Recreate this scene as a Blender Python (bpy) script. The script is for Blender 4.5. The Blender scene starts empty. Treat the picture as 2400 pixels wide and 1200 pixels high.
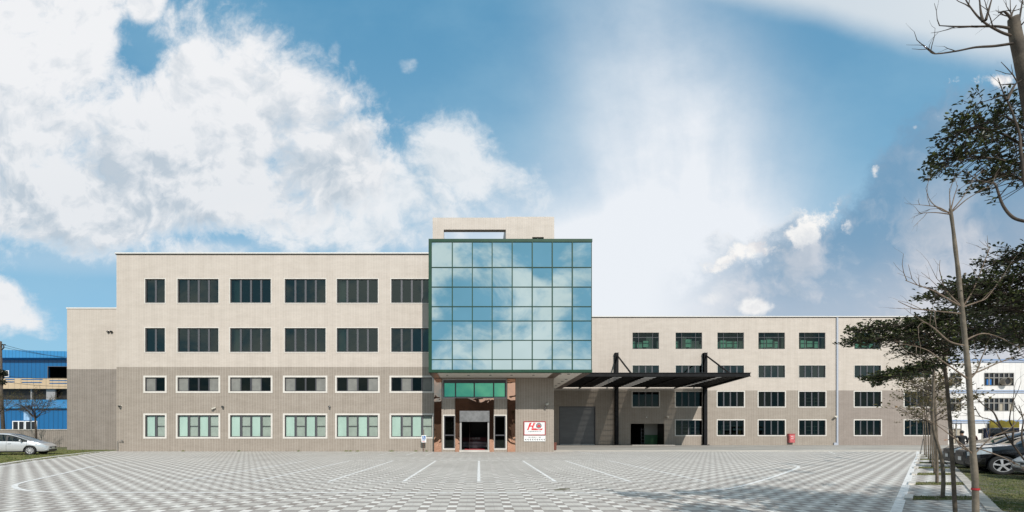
import bpy, bmesh, math, random
from mathutils import Vector, Matrix
R=math.radians; random.seed(7)
S=bpy.context.scene; COL=S.collection
F,CX,HY,EYE=1000.0,1123.0,1015.0,1.6          # focal length and principal point of the photograph in its pixels, eye height in metres
def W(px,py,Y): return Vector(((px-CX)*Y/F,Y,EYE+(HY-py)*Y/F))
def G(px,py,z=0.0):
    Y=(EYE-z)*F/(py-HY); return Vector(((px-CX)*Y/F,Y,z))
def XX(px,Y): return (px-CX)*Y/F
def ZZ(py,Y): return EYE+(HY-py)*Y/F

# ------------------------------------------------------------ node helpers
class E:
    """a tiny expression layer over shader math nodes"""
    def __init__(s,nt,sock): s.nt=nt; s.k=sock
    def op(s,o,b=None,c=None):
        n=s.nt.nodes.new('ShaderNodeMath'); n.operation=o
        for i,v in enumerate((s,b,c)):
            if v is None: continue
            if isinstance(v,E): s.nt.links.new(v.k,n.inputs[i])
            else: n.inputs[i].default_value=v
        return E(s.nt,n.outputs[0])
    def __add__(s,b): return s.op('ADD',b)
    def __sub__(s,b): return s.op('SUBTRACT',b)
    def __mul__(s,b): return s.op('MULTIPLY',b)
    def __truediv__(s,b): return s.op('DIVIDE',b)
    __radd__=__add__; __rmul__=__mul__
    def __rsub__(s,b): return (s*-1.0)+b
    def abs(s): return s.op('ABSOLUTE')
    def mx(s,b): return s.op('MAXIMUM',b)
    def mn(s,b): return s.op('MINIMUM',b)
    def fract(s): return s.op('FRACT')
    def lt(s,b): return s.op('LESS_THAN',b)
    def gt(s,b): return s.op('GREATER_THAN',b)
    def exp(s): return s.op('EXPONENT')
    def clamp(s): return s.op('MINIMUM',1.0).op('MAXIMUM',0.0)
    def smooth(s,a,b,lo=0.0,hi=1.0):
        n=s.nt.nodes.new('ShaderNodeMapRange'); n.interpolation_type='SMOOTHSTEP'
        s.nt.links.new(s.k,n.inputs[0])
        for i,v in enumerate((a,b,lo,hi)): n.inputs[1+i].default_value=v
        return E(s.nt,n.outputs[0])
def combine(nt,x,y,z=0.0):
    n=nt.nodes.new('ShaderNodeCombineXYZ')
    for i,v in enumerate((x,y,z)):
        if isinstance(v,E): nt.links.new(v.k,n.inputs[i])
        else: n.inputs[i].default_value=v
    return n.outputs[0]
def split(nt,sock):
    n=nt.nodes.new('ShaderNodeSeparateXYZ'); nt.links.new(sock,n.inputs[0]); return [E(nt,o) for o in n.outputs]
def noise(nt,vec,scale,detail=4,rough=0.5,dist=0.0,out=0):
    n=nt.nodes.new('ShaderNodeTexNoise'); n.inputs['Scale'].default_value=scale; n.inputs['Detail'].default_value=detail
    n.inputs['Roughness'].default_value=rough; n.inputs['Distortion'].default_value=dist
    if vec is not None: nt.links.new(vec,n.inputs['Vector'])
    return E(nt,n.outputs[0]) if out==0 else n.outputs[1]
def mixc(nt,f,a,b):
    n=nt.nodes.new('ShaderNodeMix'); n.data_type='RGBA'
    if isinstance(f,E): nt.links.new(f.k,n.inputs[0])
    else: n.inputs[0].default_value=f
    for i,v in ((6,a),(7,b)):
        if isinstance(v,(tuple,list)): n.inputs[i].default_value=(*v[:3],1)
        else: nt.links.new(v,n.inputs[i])
    return n.outputs[2]
def mat(name,color=(.5,.5,.5),rough=.6,metal=0.0,spec=.5,fn=None,bump=None):
    """fn(nt, position) -> colour socket; bump(nt, position) -> (height, distance)"""
    m=bpy.data.materials.new(name); m.use_nodes=True; nt=m.node_tree; b=nt.nodes['Principled BSDF']
    b.inputs['Base Color'].default_value=(*color,1); b.inputs['Roughness'].default_value=rough
    b.inputs['Metallic'].default_value=metal; b.inputs['Specular IOR Level'].default_value=spec
    if fn or bump:
        g=nt.nodes.new('ShaderNodeNewGeometry')
        if fn: nt.links.new(fn(nt,g.outputs['Position']),b.inputs['Base Color'])
        if bump:
            h,d=bump(nt,g.outputs['Position']); bn=nt.nodes.new('ShaderNodeBump'); bn.inputs['Distance'].default_value=d
            nt.links.new(h.k,bn.inputs['Height']); nt.links.new(bn.outputs[0],b.inputs['Normal'])
    return m
def mottled(c,amount=.25,scale=3.0,stretch=(1,1,1)):
    def fn(nt,pos):
        mp=nt.nodes.new('ShaderNodeMapping'); nt.links.new(pos,mp.inputs[0]); mp.inputs['Scale'].default_value=stretch
        n=noise(nt,mp.outputs[0],scale,6,.6)
        lo=tuple(x*(1-amount) for x in c); hi=tuple(min(1,x*(1+amount)) for x in c)
        return mixc(nt,n.smooth(.3,.7),lo,hi)
    return fn

def tile_mat(name,c,c2,grout,sx=.225,sz=.062,wear=.1,joint=.46):
    def fn(nt,pos):
        x,y,z=split(nt,pos)
        br=nt.nodes.new('ShaderNodeTexBrick'); br.offset=0.0; br.squash=1.0
        nt.links.new(combine(nt,x+y,z),br.inputs['Vector'])
        br.inputs['Scale'].default_value=1.0; br.inputs['Mortar Size'].default_value=.012; br.inputs['Mortar Smooth'].default_value=.2
        br.inputs['Brick Width'].default_value=sx; br.inputs['Row Height'].default_value=sz; br.inputs['Bias'].default_value=0
        br.inputs['Color1'].default_value=(*c,1); br.inputs['Color2'].default_value=(*c2,1); br.inputs['Mortar'].default_value=(*[(p*.62+q*.38) for p,q in zip(c,grout)],1)
        v=((x+y)/sx+.5).fract(); vl=(v-.5).abs().lt(.085)          # the wide pale joint between the vertical tile strips
        col=mixc(nt,vl*joint,br.outputs[0],grout)
        n=noise(nt,combine(nt,(x+y)*.5,z*1.6),1.1,6,.62); n2=noise(nt,combine(nt,(x+y)*2.2,z*.16),1.0,4,.6)
        f=(n.smooth(.25,.75)*wear+n2.smooth(.35,.7)*wear*.7)
        dk=nt.nodes.new('ShaderNodeMix'); dk.data_type='RGBA'; dk.blend_type='MULTIPLY'
        nt.links.new(f.k,dk.inputs[0]); nt.links.new(col,dk.inputs[6]); dk.inputs[7].default_value=(.45,.42,.38,1)
        return dk.outputs[2]
    return mat(name,c,.55,spec=.3,fn=fn)
M={}
M['tile_light']=tile_mat('tile_light',(.525,.462,.405),(.48,.42,.365),(.615,.555,.495),wear=.17,joint=.30)
M['tile_dark']=tile_mat('tile_dark',(.315,.27,.228),(.268,.228,.19),(.475,.42,.362),wear=.22)
M['tile_grey']=tile_mat('tile_grey',(.25,.215,.188),(.205,.178,.154),(.41,.365,.32),wear=.25)
M['trim']=mat('pale_stone_trim',(.60,.565,.515),.6,fn=mottled((.60,.565,.515),.06,2))
M['coping']=mat('coping_cap',(.62,.60,.57),.5)
M['roof_and_cap_shade']=mat('dark_roof_and_cap_shade',(.04,.035,.03),.5)  # shadow line painted below the copings; also the office roof, dark to lessen bounce
M['frame']=mat('anthracite_frame',(.055,.055,.062),.45)
M['frame2']=mat('window_mullion_grey',(.10,.10,.11),.45)
M['screen']=mat('insect_screen',(.19,.19,.175),.8,fn=mottled((.19,.19,.175),.12,2))
M['blind']=mat('teal_blind',(.70,.84,.785),.7,fn=mottled((.70,.84,.785),.06,1.3,(1,1,.3)))
M['blind2']=mat('screened_blind',(.54,.56,.525),.8,fn=mottled((.54,.56,.525),.08,2))
M['bright_sheet']=mat('added_bright_sheet',(.40,.46,.43),.8,fn=mottled((.40,.46,.43),.2,1.5))  # for pale sheets added to brighten the top factory windows
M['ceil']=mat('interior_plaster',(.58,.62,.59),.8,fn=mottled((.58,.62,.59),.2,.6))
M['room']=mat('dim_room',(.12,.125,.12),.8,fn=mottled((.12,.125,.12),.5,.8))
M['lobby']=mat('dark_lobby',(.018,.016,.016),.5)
def glass_mat(name,tint,ior=1.6,gl=(1,1,1)):
    m=bpy.data.materials.new(name); m.use_nodes=True; nt=m.node_tree; nt.nodes.remove(nt.nodes['Principled BSDF'])
    t=nt.nodes.new('ShaderNodeBsdfTransparent'); t.inputs[0].default_value=(*tint,1)
    g=nt.nodes.new('ShaderNodeBsdfGlossy'); g.inputs['Roughness'].default_value=.01; g.inputs[0].default_value=(*gl,1)
    f=nt.nodes.new('ShaderNodeFresnel'); f.inputs[0].default_value=ior
    x=nt.nodes.new('ShaderNodeMixShader'); nt.links.new(f.outputs[0],x.inputs[0]); nt.links.new(t.outputs[0],x.inputs[1]); nt.links.new(g.outputs[0],x.inputs[2])
    nt.links.new(x.outputs[0],nt.nodes['Material Output'].inputs[0]); return m
M['glass']=glass_mat('tinted_glass',(.32,.41,.37),1.75,(.85,1,.92))
M['glass_clear']=glass_mat('clear_glass',(.84,.91,.88),1.5)
M['glass_teal']=glass_mat('teal_glass',(.38,.60,.51),1.5,(.85,1,.92))
M['glass_dark']=glass_mat('dark_glass',(.165,.185,.165),1.38,(.82,1,.88))
M['green_pane']=mat('green_reflective_glass',(.15,.50,.30),.03,.9)
def refl_fn(nt,pos): return mixc(nt,noise(nt,pos,.35,2).smooth(.3,.7),(.62,.735,.73),(.69,.80,.80))
M['mirror']=mat('blue_reflective_glazing',(.7,.82,.82),.012,1.0,fn=refl_fn)
M['green']=mat('green_aluminium',(.012,.066,.036),.5,spec=.2,fn=mottled((.012,.052,.030),.15,1.2))
M['green_line']=mat('green_gasket',(.010,.046,.030),.5,spec=.2)
M['soffit']=mat('soffit_panel',(.62,.58,.53),.6)
M['bronze']=mat('bronze_trim',(.10,.062,.045),.35,.3)
def copper_bump(nt,pos):
    x,y,z=split(nt,pos); n=noise(nt,combine(nt,x,y,z),.75,2,.5,.8); return n,.011
M['copper']=mat('polished_copper',(.74,.425,.295),.02,1.0,bump=copper_bump)
M['steel']=mat('brushed_steel',(.22,.22,.22),.42,.8,fn=mottled((.22,.22,.22),.2,2.5))
M['steel_frame']=mat('steel_frame',(.36,.35,.34),.5,.3)
M['concrete']=mat('pale_concrete',(.5,.47,.43),.8,fn=mottled((.5,.47,.43),.14,1.5))
M['black']=mat('black_painted_steel',(.006,.006,.007),.6,spec=.2,fn=mottled((.006,.006,.007),.5,1.5))
M['poly']=mat('polycarbonate_sheet',(.6,.6,.6),.5)
def shutter_fn(nt,pos):
    x,y,z=split(nt,pos); s=(z/.12).fract(); return mixc(nt,s.lt(.16)*.55+noise(nt,combine(nt,x*.4,z*2),1.2,4).smooth(.3,.7)*.25,(.17,.17,.172),(.075,.075,.08))
M['shutter']=mat('grey_shutter',(.12,.12,.13),.5,.2,fn=shutter_fn)
M['white']=mat('white_enamel',(.78,.78,.77),.4)
M['red']=mat('sign_red',(.62,.02,.03),.45)
M['dkred']=mat('frame_red',(.36,.02,.025),.45)
M['ink']=mat('sign_grey',(.11,.11,.115),.6)
M['sblue']=mat('sign_blue',(.012,.12,.36),.45)
M['carpet']=mat('red_mat',(.55,.02,.04),.9)
M['desk']=mat('desk_grey',(.55,.55,.58),.4)
M['lens']=mat('dark_lens',(.01,.01,.012),.15)
M['cream']=mat('camera_cream',(.62,.58,.5),.5)
M['hydrant']=mat('faded_red_paint',(.50,.115,.12),.5,fn=mottled((.50,.115,.12),.25,3))
M['rust']=mat('rust_brown',(.13,.045,.03),.8)
M['downpipe']=mat('pale_blue_pvc',(.38,.405,.46),.5)
M['galv']=mat('galvanised_pipe',(.22,.21,.20),.5,.5)

# ------------------------------------------------------------ mesh helpers
class MB:
    def __init__(s): s.v=[]; s.f=[]; s.m=[]
    def add(s,vs,fs,mi=0):
        o=len(s.v); s.v+= [tuple(v) for v in vs]; s.f+=[tuple(i+o for i in f) for f in fs]; s.m+=[mi]*len(fs)
    def quad(s,a,b,c,d,mi=0): s.add((a,b,c,d),((0,1,2,3),),mi)
    def poly(s,pts,mi=0): s.add(pts,(tuple(range(len(pts))),),mi)
    def box(s,x0,x1,y0,y1,z0,z1,mi=0,M4=None):
        vs=[Vector((x,y,z)) for x in (x0,x1) for y in (y0,y1) for z in (z0,z1)]
        if M4 is not None: vs=[M4@v for v in vs]
        s.add(vs,((0,1,3,2),(4,6,7,5),(0,4,5,1),(2,3,7,6),(0,2,6,4),(1,5,7,3)),mi)
    def rect_frame(s,x0,x1,z0,z1,w,y0,y1,mi=0):
        s.box(x0-w,x1+w,y0,y1,z1,z1+w,mi); s.box(x0-w,x1+w,y0,y1,z0-w,z0,mi); s.box(x0-w,x0,y0,y1,z0,z1,mi); s.box(x1,x1+w,y0,y1,z0,z1,mi)
    def tube(s,pts,rad,n=6,mi=0,cap=True):
        pts=[Vector(p) for p in pts]; N=len(pts)
        if not hasattr(rad,'__len__'): rad=[rad]*N
        t0=(pts[1]-pts[0]).normalized(); a=Vector((0,0,1)) if abs(t0.z)<.9 else Vector((1,0,0)); u=t0.cross(a).normalized()
        vs=[]; fs=[]
        for i,p in enumerate(pts):
            t=(pts[min(i+1,N-1)]-pts[max(i-1,0)]).normalized(); u=(u-t*u.dot(t)).normalized(); w=t.cross(u)
            vs+=[p+(u*math.cos(k*2*math.pi/n)+w*math.sin(k*2*math.pi/n))*rad[i] for k in range(n)]
        for i in range(N-1):
            for k in range(n):
                k2=(k+1)%n; fs.append((i*n+k,i*n+k2,(i+1)*n+k2,(i+1)*n+k))
        if cap: fs.append(tuple(range(n-1,-1,-1))); fs.append(tuple((N-1)*n+k for k in range(n)))
        s.add(vs,fs,mi)
    def cyl(s,a,b,r,n=16,mi=0,r2=None): s.tube((a,b),(r,r if r2 is None else r2),n,mi)
    def prism(s,pts,d,mi=0):
        """pts: coplanar loop, d: extrusion vector"""
        d=Vector(d); n=len(pts); a=[Vector(p) for p in pts]; b=[p+d for p in a]
        s.add(a+b,[tuple(range(n)),tuple(range(2*n-1,n-1,-1))]+[(i,(i+1)%n,n+(i+1)%n,n+i) for i in range(n)],mi)
    def ball(s,c,r,sc=(1,1,1),n=10,mi=0):
        vs=[];fs=[]
        for i in range(n+1):
            th=math.pi*i/n
            for k in range(2*n):
                ph=math.pi*k/n; vs.append(Vector(c)+Vector((r*sc[0]*math.sin(th)*math.cos(ph),r*sc[1]*math.sin(th)*math.sin(ph),r*sc[2]*math.cos(th))))
        for i in range(n):
            for k in range(2*n):
                k2=(k+1)%(2*n); fs.append((i*2*n+k,(i+1)*2*n+k,(i+1)*2*n+k2,i*2*n+k2))
        s.add(vs,fs,mi)
    def build(s,name,mats,parent=None,smooth=False,local=False):
        me=bpy.data.meshes.new(name); org=Vector((0,0,0))
        if parent is not None and not local: org=worldloc(parent)
        me.from_pydata([tuple(Vector(v)-org) for v in s.v],[],s.f)
        if not isinstance(mats,(list,tuple)): mats=[mats]
        for m in mats: me.materials.append(m)
        me.polygons.foreach_set('material_index',s.m)
        if smooth: me.polygons.foreach_set('use_smooth',[True]*len(s.f))
        me.update(); o=bpy.data.objects.new(name,me); COL.objects.link(o)
        if parent is not None: o.parent=parent
        return o
def worldloc(o):
    l=Vector((0,0,0))
    while o is not None: l=l+o.location; o=o.parent
    return l
def fix_normals(o):
    bm=bmesh.new(); bm.from_mesh(o.data); bmesh.ops.remove_doubles(bm,verts=bm.verts,dist=1e-5); bmesh.ops.recalc_face_normals(bm,faces=bm.faces); bm.to_mesh(o.data); bm.free()
def tag(o,label,cat,group=None,kind=None):
    o['label']=label; o['category']=cat
    if group: o['group']=group
    if kind: o['kind']=kind
    return o
def thing(name,label,cat,loc=(0,0,0),rz=0.0,group=None):
    o=bpy.data.objects.new(name,None); COL.objects.link(o); o.location=loc; o.rotation_euler=(0,0,rz); o.empty_display_size=.3
    return tag(o,label,cat,group)
def struct(mb,name,m,smooth=False):
    o=mb.build(name,m,None,smooth); o['kind']='structure'; return o
def text(s,size,loc,m,parent,name='lettering',align='CENTER',depth=.004,xs=1.0,bold=0.0):
    c=bpy.data.curves.new(name,'FONT'); c.body=s; c.size=size; c.align_x=align; c.align_y='CENTER'; c.extrude=depth; c.offset=bold
    o=bpy.data.objects.new(name,c); COL.objects.link(o)
    dg=bpy.context.evaluated_depsgraph_get(); me=bpy.data.meshes.new_from_object(o.evaluated_get(dg)); bpy.data.objects.remove(o)
    org=worldloc(parent); mt=Matrix.Translation(Vector(loc)-org)@Matrix.Rotation(R(90),4,'X')@Matrix.Diagonal((xs,1,1,1))
    me.transform(mt); me.materials.clear(); me.materials.append(m)
    n=bpy.data.objects.new(name,me); COL.objects.link(n); n.parent=parent; return n
# ------------------------------------------------------------ camera, light, sky
cam=bpy.data.cameras.new('camera'); co=bpy.data.objects.new('camera',cam); COL.objects.link(co); S.camera=co
co.location=(0,0,EYE); co.rotation_euler=(R(90),0,0); cam.sensor_width=36; cam.lens=F/2400*36
cam.shift_x=(1200-CX)/2400; cam.shift_y=(HY-600)/2400; cam.clip_end=3000; cam.clip_start=.1
EL,AZ=R(37),R(14)
sdir=Vector((math.sin(AZ)*math.cos(EL),-math.cos(AZ)*math.cos(EL),math.sin(EL)))   # towards the sun
sl=bpy.data.lights.new('sun','SUN'); so=bpy.data.objects.new('sun',sl); COL.objects.link(so)
sl.energy=4.25; sl.angle=R(.5); sl.color=(1,.955,.895); so.rotation_euler=(-sdir).to_track_quat('-Z','Y').to_euler(); so.location=(20,-30,40)
S.view_settings.view_transform='Standard'; S.view_settings.look='None'; S.view_settings.exposure=0.0; S.view_settings.gamma=1.0
S.cycles.use_denoising=True; S.cycles.max_bounces=8; S.cycles.transparent_max_bounces=16; S.cycles.sample_clamp_indirect=4.0
S.cycles.caustics_reflective=False; S.cycles.caustics_refractive=False

wd=bpy.data.worlds.new('World'); S.world=wd; wd.use_nodes=True; nt=wd.node_tree; nt.nodes.clear()
out=nt.nodes.new('ShaderNodeOutputWorld'); bg=nt.nodes.new('ShaderNodeBackground'); nt.links.new(bg.outputs[0],out.inputs[0])
sky=nt.nodes.new('ShaderNodeTexSky'); sky.sky_type='NISHITA'; sky.sun_disc=False; sky.sun_elevation=EL; sky.sun_rotation=math.atan2(sdir.x,sdir.y); sky.air_density=1.0; sky.dust_density=.6; sky.ozone_density=1.6
tc=nt.nodes.new('ShaderNodeTexCoord'); dx,dy,dz=split(nt,tc.outputs['Generated'])
ay=dy.abs().mx(.09)
X=dx/ay+1.123; Y=1.015-dz/ay                    # direction -> gnomonic coordinates of the north (or, mirrored, south) half of the sky
front=dy.smooth(-.05,.05)
uv=combine(nt,X,Y)
def warp(scale,amt,seed):
    v=nt.nodes.new('ShaderNodeVectorMath'); v.operation='MULTIPLY_ADD'; o=nt.nodes.new('ShaderNodeVectorMath'); o.operation='ADD'; nt.links.new(uv,o.inputs[0]); o.inputs[1].default_value=(seed,seed*.7,0)
    nt.links.new(noise(nt,o.outputs[0],scale,5,.6,0,1),v.inputs[0]); v.inputs[1].default_value=(amt,amt,0); nt.links.new(uv,v.inputs[2]); return v.outputs[0]
def off(vec,a,b_):
    o=nt.nodes.new('ShaderNodeVectorMath'); o.operation='ADD'; nt.links.new(vec,o.inputs[0]); o.inputs[1].default_value=(a,b_,0); return o.outputs[0]
wuv=warp(2.6,.22,1.3); wuv2=warp(9.0,.035,4.1)
n1=noise(nt,wuv,3.6,15,.64); n1b=noise(nt,off(wuv,.018,-.026),3.6,8,.60); n1c=noise(nt,wuv,3.6,8,.60); n2=noise(nt,wuv2,15.0,12,.68); n3=noise(nt,combine(nt,X*1.0+7.3,Y*1.5),2.4,6,.55)
soft=noise(nt,off(uv,3.3,1.1),2.6,4,.5); softb=noise(nt,off(uv,3.345,1.04),2.6,4,.5)
def blob(cx,cy,rx,ry,rot=0.0):
    c,s_=math.cos(R(rot)),math.sin(R(rot)); a=X-cx; b=Y-cy
    u=(a*c+b*s_)/rx; v=(b*c-a*s_)/ry
    return 1.0-(u*u+v*v)
def union(bs):
    r=blob(*bs[0])
    for b in bs[1:]: r=r.mx(blob(*b))
    return r
def gauss(cx,cy,rx,ry,rot=0.0): return ((blob(cx,cy,rx,ry,rot)-1.0)*1.0).exp()
# the big cumulus on the left, its ragged tail, and the low bank beneath
big=union([(.02,.22,.32,.30),(.20,.33,.46,.20),(.46,.24,.20,.20,35),(.62,.28,.18,.14),(.74,.38,.15,.11),(.12,.44,.36,.13),(.50,.44,.30,.11),(.10,.02,.20,.10),(.34,.01,.045,.05)]).mx(-2.4)
tail=union([(.83,.42,.13,.12,25),(.96,.47,.24,.10,28),(1.10,.39,.17,.10,40),(.95,.55,.22,.05),(.70,.53,.20,.06),(.48,.585,.12,.03)]).mx(-2.8)
low=union([(.00,.72,.15,.075,20),(.06,.75,.08,.04)]).mx(-2.5)
wob=(n1-.5)*7.2+(n2-.5)*1.7
notch=gauss(.345,.135,.05,.055)*1.3
fbig=big*1.15+wob-notch*1.3+.98; ftail=tail*.75+wob*.85+.30; flow=low+wob*.55
mbig=fbig.smooth(-.12,1.55)*.97; mtail=ftail.smooth(-.25,1.15)*.92; mlow=flow.smooth(-.1,.8)*.95
hz=blob(.36,.60,.62,.06)
mwisp=(blob(.785,.13,.022,.045)+wob*.75-.45).smooth(0,1.2)*.6; mwisp=mwisp.mx((blob(.955,.155,.035,.025)+wob*.75-.45).smooth(0,1.2)*.6)
mwisp=mwisp.mx((blob(.65,.06,.02,.04)+wob*.75-.6).smooth(0,1.2)*.4).mx((blob(.985,.24,.02,.05)+wob*.75-.6).smooth(0,1.2)*.45)
# bright veil in the middle, streaming upwards, and the pale top right corner
veil=(gauss(1.66,.42,.20,.30,-8)*.95+gauss(1.50,.10,.17,.36,-14)*.42+gauss(1.52,.62,.36,.17)*.9+gauss(1.20,.60,.28,.14)*.55+gauss(1.95,.68,.5,.12)*.3+gauss(1.42,.36,.20,.22)*.30+Y.smooth(.48,.70)*X.smooth(.85,1.5)*.75)
ray=noise(nt,combine(nt,(X-1.66)/((1.35-Y).mx(.2)),Y*.15,3.0),9.0,4,.5)
veil=(veil*(.86+(n3-.5)*.9+(ray-.5)*.55)+(n1-.5)*.75*veil.mn(.75)+(n2-.5)*.18*veil.mn(.7)).clamp()
tr=((X-1.74)*.24-Y+(n3-.5)*.07).smooth(-.045,.05); tr=(tr*.80+gauss(2.45,.02,.35,.10)*.2).clamp()
# grey-blue bank climbing to the right, with lit rims
fc=nt.nodes.new('ShaderNodeFloatCurve'); nt.links.new((X/3.0).k,fc.inputs[1]); cv=fc.mapping.curves[0]
pts=[(0,1.2),(1.50,.66),(1.60,.63),(1.72,.60),(1.84,.56),(1.93,.495),(2.0,.46),(2.06,.385),(2.14,.29),(2.23,.225),(2.33,.185),(2.45,.17),(3.0,.12)]
cv.points[0].location=(pts[0][0]/3,pts[0][1]/1.2); cv.points[1].location=(1,pts[-1][1]/1.2)
for p in pts[1:-1]: cv.points.new(p[0]/3,p[1]/1.2)
fc.mapping.update(); Yb=E(nt,fc.outputs[0])*1.2
dd=Y-Yb+(n1-.5)*.42+(n2-.5)*.16+.01
bank=dd.smooth(-.02,.07)*X.smooth(1.50,1.85)
rimx=gauss(1.935,.510,.060,.05)+gauss(1.76,.590,.055,.030)+gauss(2.05,.405,.012,.018)*.7+gauss(2.32,.185,.10,.020)*.8+gauss(2.145,.298,.010,.010)*.8+gauss(1.66,.625,.05,.03)*.7+gauss(1.87,.555,.05,.02)*.7
rim=(rimx*1.7+(n1-.5)*4.5+(n2-.5)*4.0-.88).smooth(0,.8)*dd.smooth(-.06,.01)*(1.0-dd.smooth(.05,.14)*.6)
rim=rim.mx(((dd.smooth(-.02,.012)*(1.0-dd.smooth(.012,.055)))*((n2-.44)*5.0+(n1-.5)*3.0).clamp())*X.smooth(1.62,1.72)*(1.0-X.smooth(1.93,2.03))*.45)
rim=rim.mx((gauss(1.77,.72,.055,.026)*1.6+wob*.45-.75).smooth(0,.7)*.85).mx((gauss(1.66,.70,.05,.03)*1.3+wob*.45-.85).smooth(0,.8)*.6)
sk=nt.nodes.new('ShaderNodeVectorMath'); sk.operation='MULTIPLY'; nt.links.new(sky.outputs[0],sk.inputs[0]); sk.inputs[1].default_value=(.105,.185,.22)
grad=mixc(nt,Y.smooth(-.1,.85),(.105,.315,.510),(.285,.515,.685))
blue=mixc(nt,.12,grad,sk.outputs[0])
blue=mixc(nt,(n3.smooth(.35,.7)*.22),blue,(.36,.58,.73))
lit=((n1c-n1b)*3.2+(soft-softb)*1.6).clamp()*1.0   # relief: each billow against the one sunwards of it
dark=((n1b-n1c)*5.0+(softb-soft)*2.5+.12).clamp()
core=fbig.smooth(.3,1.5)
base=(Y-.10).smooth(.0,.45)
cum=mixc(nt,(dark*(.95+base*.7)*core+base*core*.24).clamp(),(.90,.905,.92),(.53,.605,.68))
c=mixc(nt,veil*.93,blue,(.88,.905,.945))
c=mixc(nt,tr,c,(.74,.79,.83))
bankc=mixc(nt,((dd*1.0+(X-1.9)*.08+(n3-.5)*.30+(soft-.5)*.25)).smooth(.12,.80),(.185,.345,.515),(.49,.51,.575))
bankc=mixc(nt,Y.smooth(.55,.75)*.35,bankc,(.74,.75,.80))
bankc=mixc(nt,(((n1-.49)*7.0+(soft-.5)*5.0).clamp()*dd.smooth(.02,.12)*.58*(1.0-X.smooth(1.96,2.10)*(1.0-Y.smooth(.42,.62))*.85)),bankc,(.74,.735,.765))
bankc=mixc(nt,((n1b-.54)*7.0+(softb-.52)*3.0).clamp()*.35,bankc,(.27,.385,.50))
bankc=mixc(nt,(lit*.35).clamp(),bankc,(.80,.80,.82))
c=mixc(nt,bank*.95,c,bankc)
c=mixc(nt,rim,c,mixc(nt,(dark*1.2).clamp(),(.95,.94,.925),(.60,.60,.65)))
c=mixc(nt,mtail.mx(mwisp),c,mixc(nt,(dark*.8).clamp(),(.84,.87,.90),(.58,.66,.73)))
c=mixc(nt,(hz.smooth(.0,1.2)*.22).mx(mlow),c,mixc(nt,(dark*.6).clamp(),(.88,.885,.90),(.66,.69,.73)))
c=mixc(nt,mbig,c,cum)
# southern half: broken cloud (what the glazed box mirrors)
nb=noise(nt,combine(nt,X*1.0+3.1,Y*1.15+1.9,2.0),5.4,14,.62,.35)*1.5-.25+(gauss(1.02,.58,.10,.10)*.10)+Y.smooth(.66,.86)*.06-gauss(1.30,.58,.10,.06)*.05
mb_=nb.smooth(.40,.70)
back=mixc(nt,mb_*.92,(.225,.46,.63),(.84,.885,.89))
c=mixc(nt,front,back,c)
nt.links.new(c,bg.inputs[0]); bg.inputs[1].default_value=1.0

# ------------------------------------------------------------ ground
def paving_fn(nt,pos):
    x,y,z=split(nt,pos)
    jx=(noise(nt,pos,2.0,2)-.5)*.01
    u=(x/.6+.14+jx).fract(); v=(y/.55+.3).fract()
    cu=u.lt(.345); cv_=v.lt(.42)
    cell=combine(nt,(x/.2).op('FLOOR'),(y/.275).op('FLOOR'))
    wn=nt.nodes.new('ShaderNodeTexWhiteNoise'); wn.noise_dimensions='2D'; nt.links.new(cell,wn.inputs[0]); rv=E(nt,wn.outputs[0])
    a=mixc(nt,cu,(.355,.322,.298),(.75,.725,.68)); b=mixc(nt,cu,(.56,.532,.488),(.31,.272,.245))
    c=mixc(nt,cv_,b,a)
    j=((x/.2+.42+jx).fract().lt(.035)).mx((y/.1375).fract().lt(.05)); c=mixc(nt,j*.35,c,(.16,.145,.13))
    d=noise(nt,pos,.33,7,.65); st=noise(nt,pos,1.7,6,.7)
    big_=noise(nt,pos,.085,5,.6)
    f=(rv*.16+d.smooth(.35,.75)*.20+st.smooth(.52,.75)*.18+big_.smooth(.45,.7)*.14)
    m=nt.nodes.new('ShaderNodeMix'); m.data_type='RGBA'; m.blend_type='MULTIPLY'; nt.links.new(f.k,m.inputs[0]); nt.links.new(c,m.inputs[6]); m.inputs[7].default_value=(.40,.37,.35,1)
    return m.outputs[2]
def paving_bump(nt,pos):
    return noise(nt,pos,9.0,5,.65),.02
M['paving']=mat('block_paving',rough=.75,spec=.35,fn=paving_fn,bump=paving_bump)
M['asphalt']=mat('worn_asphalt',(.2,.19,.18),.85,fn=mottled((.33,.31,.28),.2,.45,(.35,1,1)))
M['apron']=mat('concrete_apron',(.42,.39,.35),.85,fn=mottled((.52,.475,.415),.12,.6))
M['paint']=mat('road_paint',(.74,.73,.71),.7,fn=lambda nt,pos: mixc(nt,noise(nt,pos,7,6,.7).smooth(.40,.68)*.75,(.76,.75,.73),(.40,.38,.36)))
M['paint_worn']=mat('worn_paint',(.6,.6,.58),.7,fn=lambda nt,pos: mixc(nt,noise(nt,pos,5,6,.7).smooth(.38,.6)*.75,(.70,.69,.66),(.40,.38,.36)))
M['grass']=mat('lawn',(.10,.11,.03),.9,fn=lambda nt,pos: mixc(nt,noise(nt,pos,1.1,8,.7).smooth(.35,.68),(.075,.095,.022),(.21,.18,.085)),bump=lambda nt,pos:(noise(nt,pos,14,6,.7),.10))
M['blade']=mat('grass_blade',(.10,.13,.03),.7,fn=lambda nt,pos: mixc(nt,noise(nt,pos,1.6,5,.65).smooth(.35,.65),(.07,.115,.02),(.22,.20,.075)))
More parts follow.
